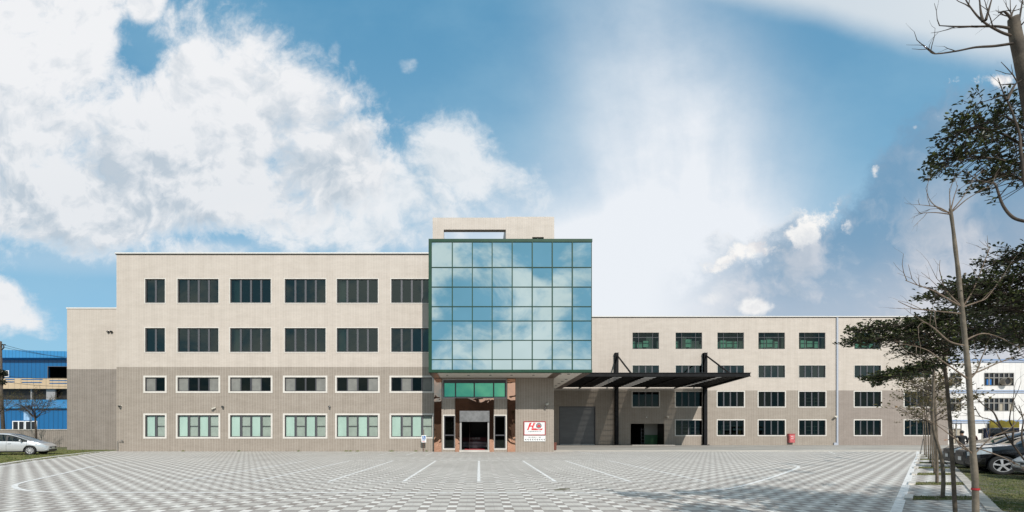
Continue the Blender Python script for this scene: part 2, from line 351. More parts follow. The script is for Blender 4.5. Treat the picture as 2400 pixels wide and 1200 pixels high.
def turf_fn(nt,pos):
    x,y,z=split(nt,pos); jn=(noise(nt,pos,3,3)-.5)*.25
    u=(x/.30+jn).fract(); v=(y/.36+jn).fract()
    blk=((u-.5).abs().gt(.33)).mx((v-.5).abs().gt(.36))
    n=noise(nt,pos,.9,7,.7); n2=noise(nt,pos,4,5,.7)
    g=mixc(nt,n2.smooth(.35,.65),(.045,.062,.014),(.135,.125,.045))
    k=mixc(nt,n2.smooth(.4,.7),(.20,.175,.13),(.10,.095,.05))
    return mixc(nt,blk*n.smooth(.36,.56),g,k)
M['turf']=mat('turf_paver',rough=.95,fn=turf_fn,bump=lambda nt,pos:(noise(nt,pos,10,6,.7),.12))
M['soil']=mat('strip_soil',(.1,.085,.05),.95,fn=lambda nt,pos: mixc(nt,noise(nt,pos,3.2,6,.7).smooth(.35,.65),(.16,.125,.08),(.075,.09,.025)))
M['kerb']=mat('kerb_concrete',(.38,.35,.31),.85,fn=mottled((.38,.35,.31),.25,2.5))

g=MB(); g.quad((-700,-300,-.004),(700,-300,-.004),(700,1500,-.004),(-700,1500,-.004)); struct(g,'ground',M['apron'])
def sheet(name,pts,z,m):
    b=MB(); b.poly([(p[0],p[1],z) for p in pts]); return struct(b,name,m)
Yw=37.2
edge=[G(273,1058),G(240,1059.3),G(210,1061.6),G(150,1068.5),G(100,1075),G(50,1082.3),G(0,1090),G(-120,1110),G(-300,1142)]
KA,KB=Vector((34.9,32.3,0)),Vector((10.45,8.65,0))
near=[(9.6,5),(9.2,-12),(-21,-12)]
sheet('paved_lot',[(p.x,p.y) for p in edge]+[(-20,6)]+near[::-1]+[(KB.x,KB.y),(KA.x,KA.y),(39.0,36.6),(6.45,36.6),(6.45,37.4),(-31.6,37.4)],.004,M['paving'])
sheet('asphalt_lane',[(6.4,41.2),(75,38.6),(90,44),(90,56.4),(6.4,56.4)],.004,M['asphalt'])
sheet('lawn',[(p.x,p.y) for p in edge]+[(-60,6),(-90,6),(-90,48.5),(-31.7,48.5)],.0,M['grass'])
sheet('turf_parking',[(KA.x+.2,KA.y),(KB.x+.2,KB.y),(9.8,5),(9.4,-12),(60,-12),(70,34),(38,35.4)],.004,M['turf'])
def stroke(b,pts,w,z=.009):
    """a painted stripe of width w along ground points"""
    P=[Vector((p[0],p[1],0)) for p in pts]; L=[];Q=[]
    for i,p in enumerate(P):
        t=(P[min(i+1,len(P)-1)]-P[max(i-1,0)]).normalized(); n=Vector((-t.y,t.x,0))*w/2
        L.append((p+n+Vector((0,0,z)))); Q.append((p-n+Vector((0,0,z))))
    for i in range(len(P)-1): b.quad(L[i],Q[i],Q[i+1],L[i+1])
def curve(pts,n=8):
    P=[Vector(p) for p in pts]; o=[]
    for i in range(len(P)-1):
        p0,p1,p2,p3=P[max(i-1,0)],P[i],P[i+1],P[min(i+2,len(P)-1)]
        for k in range(n):
            t=k/n; o.append(.5*((2*p1)+(p2-p0)*t+(2*p0-5*p1+4*p2-p3)*t*t+(3*p1-p0-3*p2+p3)*t**3))
    return o+[P[-1]]
mk=MB()
for x in (720,822,922,1022,1122.5,1225,1325,1427): stroke(mk,[G(x,1080),G(CX+(x-CX)*114/65,1129)],.11)
stroke(mk,curve([G(395,1079.5),G(300,1084),G(222,1093),G(150,1109.5),G(88,1123),G(48,1132.5),G(34,1139.5),G(46,1147),G(84,1152),G(160,1154.3),G(400,1155),G(800,1155.4),G(1250,1155.6),G(1500,1156.2)]),.13)
stroke(mk,curve([G(1500,1156.2),G(1600,1155.4),G(1670,1150.5),G(1740,1139),G(1800,1122),G(1845,1107),G(1869,1097),G(1870,1093.5),G(1850,1089.5),G(1800,1086)]),.13,.0095)
struct(mk,'painted_bay_lines',M['paint'])
mw=MB()
stroke(mw,[G(800,1080),G(1430,1080)],.16); stroke(mw,[G(960,1074),G(1600,1074)],.16); stroke(mw,[G(430,1129.5),G(1660,1129.5)],.085,.0095)
for a,b_ in (((884,1067.5),(916,1060.5)),((951,1067.5),(975,1060.5)),((997,1067.5),(1016,1060.5)),((805,1067.5),(850,1060.5)),((700,1067.5),(760,1060.5))): stroke(mw,[G(*a),G(*b_)],.12)
stroke(mw,curve([G(1345,1056),G(1375,1062),G(1410,1066),G(1440,1066.5)]),.14); stroke(mw,[G(1942,1058.5),G(1960,1065)],.14); stroke(mw,[G(2000,1051),G(1850,1056)],.2); stroke(mw,[G(2110,1066),G(2140,1069)],.15)
stroke(mw,curve([G(-40,1101),G(30,1090.5),G(100,1079.5),G(210,1065.5)]),.13); stroke(mw,curve([G(720,1080),G(560,1082),G(460,1084)]),.11)
struct(mw,'worn_bay_lines',M['paint_worn'])
wl=MB(); stroke(wl,[(38.05,37.0),(30,29.2),(20,19.7),(8.35,8.55),(6.8,7.0)],.17); struct(wl,'white_edge_line',M['paint'])
mh=MB(); mh.poly([G(1297,1147.5,.008),G(1312,1145,.008),G(1337,1143.8,.008),G(1334,1147,.008),G(1318,1149.2,.008),G(1300,1149.5,.008)]); struct(mh,'mud_patch',mat('mud',(.13,.12,.085),.9,fn=mottled((.13,.12,.085),.4,3)))
def kerb(name,pts,w,h,m,step=.9):
    b=MB(); P=[Vector((p[0],p[1],0)) for p in pts]
    for i in range(len(P)-1):
        L=(P[i+1]-P[i]).length; k=max(1,int(L/step)); t=(P[i+1]-P[i])/L; n=Vector((-t.y,t.x,0))*w/2
        for j in range(k):
            a=P[i]+t*(L*j/k+.006); c=P[i]+t*(L*(j+1)/k-.006)
            b.prism([a+n,c+n,c-n,a-n],(0,0,h))
    o=struct(b,name,m); fix_normals(o); return o
kerb('turf_kerb',[KA,(28,25.6),(20,17.9),KB,(9.6,6.5)],.2,.035,M['kerb'])
kerb('lawn_kerb',[(p.x-.12,p.y+.12) for p in curve(edge[:8],3)],.34,.05,M['concrete'],1.5)
sheet('doorstep_apron',[(XX(1077,36.1),35.5),(XX(1147,36.1),35.5),(XX(1147,36.1),36.2),(XX(1077,36.1),36.2)],.012,M['concrete'])
# planting strips between the white line and the kerb, one per tree
ROW=[]
for py,h in ((1168,9),(1134,6.5),(1111.5,5),(1096.5,4),(1085,3),(1077,2.2),(1071,1.8),(1066.5,1.5)):
    Yc=EYE*F/(py-HY); d=EYE*F/(py-h*.5-HY)-EYE*F/(py+h*.5-HY); d=min(d,.9)
    xl=8.35+(Yc-8.55)*1.044+.30; xr=KB.x+(Yc-KB.y)*(KA.x-KB.x)/(KA.y-KB.y)-.14
    sl=1.044; q=lambda x,y,z:(x+(y-Yc)*sl,y,z)
    b=MB(); b.poly([q(xl,Yc-d/2,.010),q(xr,Yc-d/2,.010),q(xr,Yc+d/2,.010),q(xl,Yc+d/2,.010)]); struct(b,'planting_strip',M['soil'])
    b=MB(); b.prism([q(xl-.22,Yc-d*.45,.004),q(xl-.004,Yc-d*.45,.004),q(xl-.004,Yc+d*.45,.004),q(xl-.22,Yc+d*.45,.004)],(0,0,.05)); o=struct(b,'strip_edge_block',M['concrete']); fix_normals(o)
    ROW.append((xl,xr,Yc,d))
def blades(name,label,n,pick,h=(.05,.13),w=.012):
    b=MB()
    for _ in range(n):
        x,y,z=pick(); a=random.uniform(0,6.28); l=random.uniform(*h); t=random.uniform(-.5,.5)*l; ww=w*random.uniform(.7,1.5)
        p=Vector((x,y,z)); s_=Vector((math.cos(a)*ww,math.sin(a)*ww,0))
        b.add((p-s_,p+s_,p+Vector((math.sin(a)*t,math.cos(a)*t,l))),((0,1,2),))
    return tag(b.build(name,M['blade']),label,'grass',None,'stuff')
def pick_strip():
    xl,xr,yc,d=random.choice(ROW[:6]); e=random.uniform(-.5,.5)*d; return (random.uniform(xl-.1,xr)+e*1.044,yc+e,.01)
blades('strip_grass','sparse dry grass in the planting strips between the paved bays',5200,pick_strip,(.012,.04),.008)
def pick_turf():
    while True:
        px,py=random.uniform(2200,2440),1015+185*random.random()**.8
        if py<1062: continue
        p=G(px,py)
        xk=KB.x+(p.y-KB.y)*(KA.x-KB.x)/(KA.y-KB.y)
        if p.x>xk+.15 and random.random()<.4+.6*(math.sin(p.x*2.1)*math.sin(p.y*1.7)>-.2): return (p.x,p.y,.004)
blades('turf_grass','green and yellow grass tufts growing through the turf parking pavers',15000,pick_turf,(.008,.028),.009)
def pick_lawn():
    while True:
        p=G(random.uniform(-60,275),random.uniform(1048,1092))
        k=1090-(p.x*F/p.y+CX)*.1285
        if p.y*0+ (EYE*F/p.y+HY) < k+.5*math.sin(p.x*3)+ .2 and p.y<41: return (p.x,p.y,0)
blades('lawn_grass','rough green lawn grass around the silver car',14000,pick_lawn,(.03,.08),.016)

lv_=MB()
for _ in range(130):
    p=G(random.uniform(0,2100),1066+130*random.random()**1.3,.012); a=random.uniform(0,6.28); l=random.uniform(.025,.06); d=Vector((math.cos(a),math.sin(a),random.uniform(0,.3)))*l; s_=Vector((-math.sin(a),math.cos(a),random.uniform(0,.3)))*l*.45
    lv_.add((p,p+d*.5+s_,p+d,p+d*.5-s_),((0,1,2,3),))
tag(lv_.build('fallen_leaves',mat('dry_leaf',(.10,.075,.045),.8)),'small dry fallen leaves and crumbs scattered on the block paving','leaves',None,'stuff')
WEED=[(812,6),(822,5),(838,6),(918,8),(975,5),(700,3),(560,3),(1000,3),(1290,3),(430,3)]
def pick_weed():
    c,w=random.choice(WEED); return (XX(c+random.gauss(0,w*.35),37.1),37.05+random.uniform(-.12,.1),.004)
blades('wall_foot_weeds','small green weeds growing along the foot of the office wall',700,pick_weed,(.03,.13),.02)
# ------------------------------------------------------------ office building
def wall_face(b,x0,x1,z0,z1,y,holes,depth=.16,zs=None,m_lo=1,m_hi=0,mrev=None):
    xs=sorted({x0,x1,*[h[0] for h in holes],*[h[1] for h in holes]}); zz=sorted({z0,z1,*[h[2] for h in holes],*[h[3] for h in holes],*([zs] if zs else [])})
    xs=[x for x in xs if x0<=x<=x1]; zz=[z for z in zz if z0<=z<=z1]
    for i in range(len(xs)-1):
        for j in range(len(zz)-1):
            cx,cz=(xs[i]+xs[i+1])/2,(zz[j]+zz[j+1])/2
            if any(h[0]<cx<h[1] and h[2]<cz<h[3] for h in holes): continue
            b.quad((xs[i],y,zz[j]),(xs[i+1],y,zz[j]),(xs[i+1],y,zz[j+1]),(xs[i],y,zz[j+1]),m_lo if zs and cz<zs else m_hi)
    for a,c,d,e in holes:
        m=mrev if mrev is not None else (m_lo if zs and (d+e)/2<zs else m_hi)
        b.quad((a,y,d),(a,y+depth,d),(a,y+depth,e),(a,y,e),m); b.quad((c,y,d),(c,y,e),(c,y+depth,e),(c,y+depth,d),m)
        b.quad((a,y,d),(c,y,d),(c,y+depth,d),(a,y+depth,d),m); b.quad((a,y,e),(a,y+depth,e),(c,y+depth,e),(c,y,e),m)
def room(b,x0,x1,y0,y1,z0,z1,mc=0,mw=1,back=True,holes=()):
    b.quad((x0,y0,z0),(x1,y0,z0),(x1,y1,z0),(x0,y1,z0),mw); b.quad((x0,y0,z1),(x0,y1,z1),(x1,y1,z1),(x1,y0,z1),mc)
    b.quad((x0,y0,z0),(x0,y1,z0),(x0,y1,z1),(x0,y0,z1),mw); b.quad((x1,y0,z0),(x1,y0,z1),(x1,y1,z1),(x1,y1,z0),mw)
    if back: wall_face(b,x0,x1,z0,z1,y1,list(holes),.1,None,mw,mw)
def window(parent,x0,x1,z0,z1,y,style,sw=.13,n=4,glass='glass',wide=None):
    """frame mesh with surround, panes and blinds as its sub-parts; y is the outer face of the wall"""
    f=MB(); p=MB(); bl=MB(); sc=MB(); fy0,fy1=y+.07,y+.135
    e=.055
    f.box(x0,x1,fy0,fy1,z1-e,z1); f.box(x0,x1,fy0,fy1,z0,z0+e); f.box(x0,x0+e,fy0,fy1,z0+e,z1-e); f.box(x1-e,x1,fy0,fy1,z0+e,z1-e)
    xs=[x0+(x1-x0)*i/n for i in range(n+1)]
    if style=='transom':
        zt=z1-(z1-z0)*.29; f.box(x0+e,x1-e,fy0+.003,fy1-.002,zt-.035,zt+.035)
        xs=[x0,x0+(x1-x0)*.235,x0+(x1-x0)*.765,x1]; n=3
    for i in range(1,n):
        hw=.032 if style=='transom' else (.075 if style=='casement' else .045)
        if style in('slide','blind') and n==4 and i==2: hw=.07
        f.box(xs[i]-hw,xs[i]+hw,fy0+.004,fy1-.003,z0+e,z1-e,1 if style=='casement' else 0)
        if style=='casement': f.box(xs[i]-.010,xs[i]+.010,fy0-.004,fy0+.004,z0+e,z1-e,0)
    for i in range(n):
        a,c=xs[i],xs[i+1]
        if style in('slide','blind'):
            scr=((i%2==1) if style=='blind' else (i in (wide or (0,3))))
            if style=='blind':
                (sc if scr else bl).quad((a,y+.19,z0),(c,y+.19,z0),(c,y+.19,z1),(a,y+.19,z1))
                if scr: f.box(a+.045,c-.045,fy0+.02,fy1-.01,(z0+z1)/2-.02,(z0+z1)/2+.02); f.box(a+.045,a+.10,fy0+.012,fy1-.005,z0+e,z1-e,1)
                else: f.box(c-.09,c-.045,fy0+.012,fy1-.005,z0+e,z1-e)
                p.quad((a,y+.115,z0),(c,y+.115,z0),(c,y+.115,z1),(a,y+.115,z1))
            elif scr: sc.quad((a,y+.11,z0),(c,y+.11,z0),(c,y+.11,z1),(a,y+.11,z1))
            else: p.quad((a,y+.118,z0),(c,y+.118,z0),(c,y+.118,z1),(a,y+.118,z1))
        else:
            t=random.uniform(-.006,.006); p.quad((a,y+.112+t,z0),(c,y+.112-t,z0),(c,y+.112-t,z1),(a,y+.112+t,z1))
    o=f.build('window',[M['frame'],M['frame2']],parent)
    if sw: s=MB(); s.rect_frame(x0,x1,z0,z1,sw,y-.03,y+.02); s.build('surround',M['trim'],o)
    if p.f: p.build('pane',M['glass_clear' if style=='blind' else glass],o)
    if bl.f: bl.build('blind',M['blind'],o)
    if sc.f: sc.build('blind' if style=='blind' else 'insect_screen',M['blind2' if style=='blind' else 'screen'],o)
    return o

office=thing('office_building','beige tiled four storey office block with the blue glass box above its copper entrance','office building',(0,37.2,0))
YL,YC,YB,YE=37.2,36.4,33.0,40.5
ZS=6.29
XL=XX(273,YL); XR=XX(1017.5,YC)-.01
cols=[(340.5,387),(416.5,512.5),(539.5,635),(667.5,763.5),(789.5,886),(917,1013)]
rows=[(654,710,'casement',.07),(769,825,'casement',.07),(884.5,917,'slide',.15),(973,1024,'blind',.15)]
holes=[];wins=[]
for ci,(a,c) in enumerate(cols):
    for ri,(t,bm_,st,sw) in enumerate(rows):
        h=(XX(a,YL),XX(c,YL),ZZ(bm_,YL),ZZ(t,YL)); holes.append(h); wins.append((h,st,sw,2 if ci==0 else 4,ci,ri))
ZT=ZZ(597,YL)
b=MB(); wall_face(b,XL,XR,-.05,ZT,YL,holes,.14,ZZ(860,YL))
b.quad((XL,YL,ZZ(860,YL)),(XL,YL,ZT),(XL,62,ZT),(XL,62,ZZ(860,YL)),0); b.quad((XL,YL,-.05),(XL,YL,ZZ(860,YL)),(XL,62,ZZ(860,YL)),(XL,62,-.05),1)
b.quad((XL,YL,ZT),(6.4,YL,ZT),(6.4,62,ZT),(XL,62,ZT),2); b.quad((XL,62,-.05),(6.4,62,-.05),(6.4,62,ZT),(XL,62,ZT),0)
b.quad((6.4,YL,ZS),(6.4,62,ZS),(6.4,62,ZT),(6.4,YL,ZT),0)
b.build('wall',[M['tile_light'],M['tile_dark'],M['roof_and_cap_shade']],office)
b=MB(); b.box(XL-.08,XR+.3,YL-.10,YL+.3,ZT+.06,ZT+.17); b.box(XL-.08,XL+.2,YL+.3,62,ZT+.06,ZT+.17); b.box(XL-.05,XR+.3,YL-.06,YL+.28,ZT+.001,ZT+.059,1); b.build('coping',[M['coping'],M['roof_and_cap_shade']],office)  # the dark strip below the cap paints its shadow line
for (h,st,sw,n,ci,ri) in wins:
    w_=(0,3) if ci in (0,1,3) else ((0,2) if ci==2 else (1,3))
    o=window(office,*h,YL,st,sw,n,'glass_dark' if ri==2 else 'glass',w_)
    if ri<2 and ci in (2,4):
        c_=MB(); c_.quad((h[0]+.05,YL+.5,h[2]),(h[0]+.62,YL+.5,h[2]),(h[0]+.62,YL+.5,h[3]),(h[0]+.05,YL+.5,h[3])); c_.build('curtain',M['blind'],o)
b=MB()
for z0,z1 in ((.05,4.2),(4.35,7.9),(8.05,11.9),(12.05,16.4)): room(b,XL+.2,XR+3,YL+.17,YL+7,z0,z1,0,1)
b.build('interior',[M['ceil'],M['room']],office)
# lower side wing on the left
XW0=XX(157,YE); XW1=XX(273,YL)
b=MB(); zt=ZZ(724,YE); zs=ZZ(865,YE)
wall_face(b,XW0,XW1-.003,-.05,zt,YE,[],.1,zs); b.quad((XW0,YE,-.05),(XW0,YE,zt),(XW0,58,zt),(XW0,58,-.05),1); b.quad((XW0,YE,zt),(XW1,YE,zt),(XW1,58,zt),(XW0,58,zt))
b.build('side_wing_wall',[M['tile_light'],M['tile_grey']],office)
b=MB(); b.box(XW0-.04,XW1-.004,YE-.05,YE+.3,zt+.002,zt+.13); b.build('side_wing_coping',M['coping'],office)

# entrance block under the glass box
xa,xb=XX(1017.5,YC),XX(1298,YC)
ent=(XX(1039,YC),XX(1185.5,YC),ZZ(931.5,YC),ZS-.14)
pan=[(XX(1040.5,YC),XX(1066,YC),ZZ(1051,YC),ZZ(974.5,YC)),(XX(1158.5,YC),XX(1185,YC),ZZ(1051,YC),ZZ(974.5,YC))]
door=(XX(1077.5,YC),XX(1147,YC),.17,ZZ(968,YC))
b=MB(); wall_face(b,xa,xb,-.05,ZS+.05,YC,[ent,*pan,door],.3,None,0,0)
b.quad((xb,YC,-.05),(xb,62,-.05),(xb,62,ZS+.05),(xb,YC,ZS+.05)); b.quad((xa,YC,-.05),(xa,YC,ZS),(xa,YL,ZS),(xa,YL,-.05))
b.build('entrance_wall',M['tile_dark'],office)
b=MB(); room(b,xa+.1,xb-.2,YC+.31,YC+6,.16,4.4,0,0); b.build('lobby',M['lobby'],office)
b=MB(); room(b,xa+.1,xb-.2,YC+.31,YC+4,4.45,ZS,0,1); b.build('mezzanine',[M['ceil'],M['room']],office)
# green strip window over the door
f=MB(); p=MB(); x0,x1,z0,z1=ent; y=YC
f.box(x0,x1,y+.02,y+.12,z1-.28,z1,0); f.box(x0,x1,y+.02,y+.12,z0,z0+.07); f.box(x0,x0+.09,y+.02,y+.12,z0+.07,z1-.28); f.box(x1-.09,x1,y+.02,y+.12,z0+.07,z1-.28)
for px in (1067.5,1111.5,1157): f.box(XX(px,y)-.055,XX(px,y)+.055,y+.024,y+.116,z0+.07,z1-.28)
xs=[x0]+[XX(q,y) for q in (1067.5,1111.5,1157)]+[x1]
for i in range(4): t=random.uniform(-.004,.004); p.quad((xs[i],y+.07+t,z0),(xs[i+1],y+.07-t,z0),(xs[i+1],y+.07-t,z1),(xs[i],y+.07+t,z1))
o=f.build('window',M['frame'],office); p.build('pane',M['green_pane'],o)
s=MB(); s.rect_frame(x0,x1,z0,z1-.02,.09,y-.02,y+.018); s.build('surround',M['steel_frame'],o)
for h in pan:
    x0,x1,z0,z1=h; f=MB(); p=MB(); zm=z0+(z1-z0)*.405
    f.rect_frame(x0+.08,x1-.08,z0+.06,z1-.08,.08,y+.05,y+.13); f.box(x0+.08,x1-.08,y+.053,y+.127,zm-.05,zm+.05)
    p.quad((x0,y+.1,z0),(x1,y+.1,z0),(x1,y+.1,z1),(x0,y+.1,z1)); o=f.build('window',M['frame'],office); p.build('pane',M['glass_dark'],o)
    s=MB(); s.rect_frame(x0,x1,z0,z1,.10,y-.025,y+.02); s.build('surround',M['trim'],o)
def sheeted(b,x0,x1,z0,z1,y,nx,nz):
    for i in range(nx):
        for j in range(nz): b.quad((x0+(x1-x0)*i/nx,y,z0+(z1-z0)*j/nz),(x0+(x1-x0)*(i+1)/nx,y,z0+(z1-z0)*j/nz),(x0+(x1-x0)*(i+1)/nx,y,z0+(z1-z0)*(j+1)/nz),(x0+(x1-x0)*i/nx,y,z0+(z1-z0)*(j+1)/nz))
for pa,pb in ((1017.8,1035),(1189,1207.5)):
    b=MB(); b.box(XX(pa,YC),XX(pb,YC),YC-.12,YC+.02,0,ZZ(888,YC)); b.build('copper_column',M['copper'],office)
b=MB(); zp=ZZ(933.5,YC); zd=ZZ(963,YC)
b.box(XX(1067,YC),XX(1077,YC),YC-.1,YC+.05,0,zp); b.box(XX(1147,YC),XX(1157.5,YC),YC-.1,YC+.05,0,zp); b.box(XX(1077,YC)+.002,XX(1147,YC)-.002,YC-.1,YC+.05,zd,zp-.002); b.build('copper_portal',M['copper'],office)
b=MB(); b.box(XX(1077.5,YC),XX(1147,YC),YC-.16,YC+.25,ZZ(988.5,YC),zd-.003); b.build('shutter_housing',M['steel'],office)
b=MB(); zt=ZZ(988.8,YC)
b.box(XX(1078,YC),XX(1081.8,YC),YC-.05,YC+.2,.16,zt); b.box(XX(1143,YC),XX(1146.6,YC),YC-.05,YC+.2,.16,zt); b.build('door_frame',M['steel_frame'],office)
b=MB(); b.box(XX(1077.2,YC),XX(1146.8,YC),YC-.55,YC+.31,.013,.157); b.build('doorstep',M['concrete'],office)

# glass box
XB0,XB1,ZB0,ZB1=XX(1004.5,YB),XX(1387.3,YB),ZS,ZZ(560,YB)
YBB=45.0
f=MB(); 
pxs=[1012,1060,1107,1153.5,1200.5,1247.5,1294.5,1341.5,1386]; pys=[567.5,626.5,672.5,718.5,752,797.5,842.5,866]
f.box(XB0,XB1+.03,YB-.03,YB+.3,ZZ(567.2,YB),ZB1); f.box(XB0,XB1+.02,YB-.03,YB+.25,ZB0,ZZ(866.4,YB)); f.box(XB0,XX(1011.6,YB),YB-.026,YB+.25,ZZ(866.4,YB)+.002,ZZ(567.2,YB)-.002)
f.box(XB1-.04,XB1,YB+.005,YB+.2,ZZ(866.4,YB)+.002,ZZ(567.2,YB)-.002,1)
for q in pxs[1:-1]: f.box(XX(q-1.15,YB),XX(q+1.15,YB),YB-.035,YB+.12,ZZ(866.4,YB)-.25,ZZ(567.2,YB)+.10)
for q in pys[1:-1]: f.box(XX(1011.6,YB)+.002,XB1-.042,YB-.012,YB+.1,ZZ(q+.9,YB),ZZ(q-.9,YB),1)
for px in (1060,1107,1153.5,1200.5,1247.5,1294.5,1341.5): f.box(XX(px,YB)-.012,XX(px,YB)+.012,YB-.039,YB-.03,ZB0+.01,ZB0+.2,1)
cw=f.build('curtain_wall',[M['green'],M['green_line']],office)
for i in range(8):
    for j in range(7):
        a,c=XX(pxs[i],YB),XX(pxs[i+1],YB); d,e=ZZ(pys[j+1],YB),ZZ(pys[j],YB); tx=random.gauss(0,.0017)*(c-a); tz=random.gauss(0,.0017)*(e-d)
        q=MB(); q.quad((a,YB+.04-tx-tz,d),(c,YB+.04+tx-tz,d),(c,YB+.04+tx+tz,e),(a,YB+.04-tx+tz,e)); q.build('pane',M['mirror'],cw)
b=MB(); b.quad((XB0,YB+.2,ZB0),(XB0,YB+.2,ZB1),(XB0,YBB,ZB1),(XB0,YBB,ZB0)); b.quad((XB1-.02,YB+.2,ZB0),(XB1-.02,YBB,ZB0),(XB1-.02,YBB,ZB1),(XB1-.02,YB+.2,ZB1)); b.quad((XB0,YB+.2,ZB1-.03),(XB1,YB+.2,ZB1-.03),(XB1,YBB,ZB1-.03),(XB0,YBB,ZB1-.03)); b.quad((XB0,YBB,ZB0),(XB1,YBB,ZB0),(XB1,YBB,ZB1),(XB0,YBB,ZB1))
b.quad((XB0,YB+.2,ZB0+.2),(XB1,YB+.2,ZB0+.2),(XB1,YB+.2,ZB1),(XB0,YB+.2,ZB1))
b.build('glass_box_shell',M['green'],office)
sf=MB(); w=.62
sf.box(XB0+w,xb-.6,YB+.3,YC+.02,ZS+.012,ZS+.06); sf.box(xb+.05,XB1-w,YB+.3,YBB,ZS+.012,ZS+.06)
so_=sf.build('soffit',M['soffit'],office)
b=MB(); b.box(XB0,XB0+w,YB+.26,YL,ZS-.03,ZS+.08); b.box(XB1-w,XB1-.03,YB+.26,YBB,ZS-.02,ZS+.08); b.box(xb-.6,xb+.05,YB+.26,YC+.01,ZS-.01,ZS+.08); b.box(XB0+w,XB1-w,YB+.252,YB+.3,ZS-.012,ZS+.08); b.box(XB0+w,xb-.6,YC-.14,YC-.121,ZS-.02,ZS+.01); b.build('soffit_trim',M['bronze'],so_)
for px in (1048,1098,1149,1199,1250):
    d=MB(); c_=W(px,876,YB+1.6); c_.z=ZS+.012; d.cyl(c_,c_-Vector((0,0,.03)),.10,14); d.build('downlight',M['ink'],so_)
for px,py in ((1313,877),(1333,877),(1327,889),(1318,894),(1310,899),(1303,904)):
    Yd=(ZS-EYE)/((HY-py)/F); d=MB(); c_=Vector((XX(px,Yd),Yd,ZS+.012)); d.cyl(c_,c_-Vector((0,0,.03)),.12,14); d.build('downlight',M['ink'],so_)
# rooftop stair tower with the open frame beside it
YP=42.0
b=MB(); x0,x1,x2=XX(1014,YP),XX(1185.5,YP),XX(1299,YP); zt=ZZ(510,YP); zt2=ZZ(508,YP); zb=ZT; xo=XX(1040,YP); zo=ZZ(538,YP)
hw=(XX(1247.5,YP),XX(1274.5,YP),ZZ(575,YP),ZZ(555.5,YP))
wall_face(b,x1,x2,zb,zt2,YP,[hw],.2); b.quad((x1,YP,zb),(x1,YP+7.2,zb),(x1,YP+7.2,zt2),(x1,YP,zt2)); b.quad((x2,YP,zb),(x2,YP,zt2),(x2,YP+8,zt2),(x2,YP+8,zb)); b.quad((x1,YP,zt2),(x2,YP,zt2),(x2,YP+8,zt2),(x1,YP+8,zt2)); b.quad((x1,YP+7.2,zb),(x2,YP+8,zb),(x2,YP+8,zt2),(x1,YP+7.2,zt2))
pt=b.build('rooftop_tower',M['tile_light'],office)
wb=MB(); wb.quad((hw[0],YP+.19,hw[2]),(hw[1],YP+.19,hw[2]),(hw[1],YP+.19,hw[3]),(hw[0],YP+.19,hw[3])); wb.box((hw[0]+hw[1])/2-.03,(hw[0]+hw[1])/2+.03,YP+.12,YP+.18,hw[2],hw[3],1); wb.build('window',[M['lens'],M['frame2']],pt)
b=MB(); b.box(x0,x1-.003,YP+.004,YP+.55,zo,zt); b.box(x0,xo,YP+.004,YP+.55,zb,zo-.002); b.build('rooftop_frame',M['tile_light'],office)

# reception desk and mat inside the door
t=thing('reception_desk','curved grey striped reception desk with dark red panel behind the entrance door','desk',(XX(1112.5,39.5),39.5,.16))
yd=39.5
def arc_pts(hw_,bul,n=12): return [(XX(1112.5,yd)+hw_*(2*i/n-1),yd-bul*(1-(2*i/n-1)**2)) for i in range(n+1)]
for k in range(4):
    b=MB(); P=arc_pts(1.12,.35); z0=.30+k*.135
    for i in range(12): b.prism([(P[i][0],P[i][1],z0),(P[i+1][0],P[i+1][1],z0),(P[i+1][0],P[i+1][1]+.2,z0),(P[i][0],P[i][1]+.2,z0)],(0,0,.08))
    b.build('front_band',M['desk'],t)
b=MB(); P=arc_pts(1.1,.33)
for i in range(12): b.prism([(P[i][0],P[i][1]+.03,.162),(P[i+1][0],P[i+1][1]+.03,.162),(P[i+1][0],P[i+1][1]+.2,.162),(P[i][0],P[i][1]+.2,.162)],(0,0,.66))
b.build('body',M['lens'],t)
b=MB(); b.box(XX(1112.5,yd)-1.1,XX(1112.5,yd)+1.1,yd+.22,yd+.28,.17,1.2); bp=b.build('back_panel',mat('dark_red_panel',(.10,.008,.012),.6),t)
text('金鎰興業',.22,(XX(1112.5,yd),yd+.215,1.08),M['steel'],bp,xs=1.2); text('HO I CO., LTD',.08,(XX(1112.5,yd),yd+.215,.92),M['steel'],bp,xs=1.1)
mt=MB(); mt.box(XX(1089,37),XX(1137,37),YC+.36,YC+2.0,.162,.175); mp=mt.build('door_mat',M['carpet']); tag(mp,'red door mat lying just inside the entrance doorway','mat')

# ------------------------------------------------------------ factory wing on the right
fac=thing('factory_building','long beige tiled factory wing set back behind the black steel canopy','factory building',(0,56.5,0))
YR=56.5; XF0=xb-.2; XF1=XX(2222,YR); ZF=ZZ(744.5,YR); zs=ZZ(915,YR); XJ=XX(1961,YR)
cols=[(1482.5,1544.5),(1583.5,1645.5),(1681.5,1743.5),(1777.5,1839.5),(1872.5,1934.5),(2002.5,2064.5),(2119.5,2181)]
rows=[(779.5,818,'transom',0),(856.5,885,'casement',.06),(918,953,'casement',.13),(985,1020,'casement',.13)]
holes=[];wins=[]
for ci,(a,c) in enumerate(cols):
    for ri,(t_,bm_,st,sw) in enumerate(rows):
        if ci==0 and ri==3: continue
        h=(XX(a,YR),XX(c,YR),ZZ(bm_,YR),ZZ(t_,YR)); holes.append(h); wins.append((h,st,sw,ci,ri))
dw=(XX(1478,YR),XX(1557,YR),.02,ZZ(993,YR)); rd=(XX(1310.5,YR),XX(1395.5,YR),.02,ZZ(952.5,YR)); 
b=MB()
hl=[h for h in holes if h[1]<XJ]+[dw,rd]; hr=[h for h in holes if h[0]>XJ]
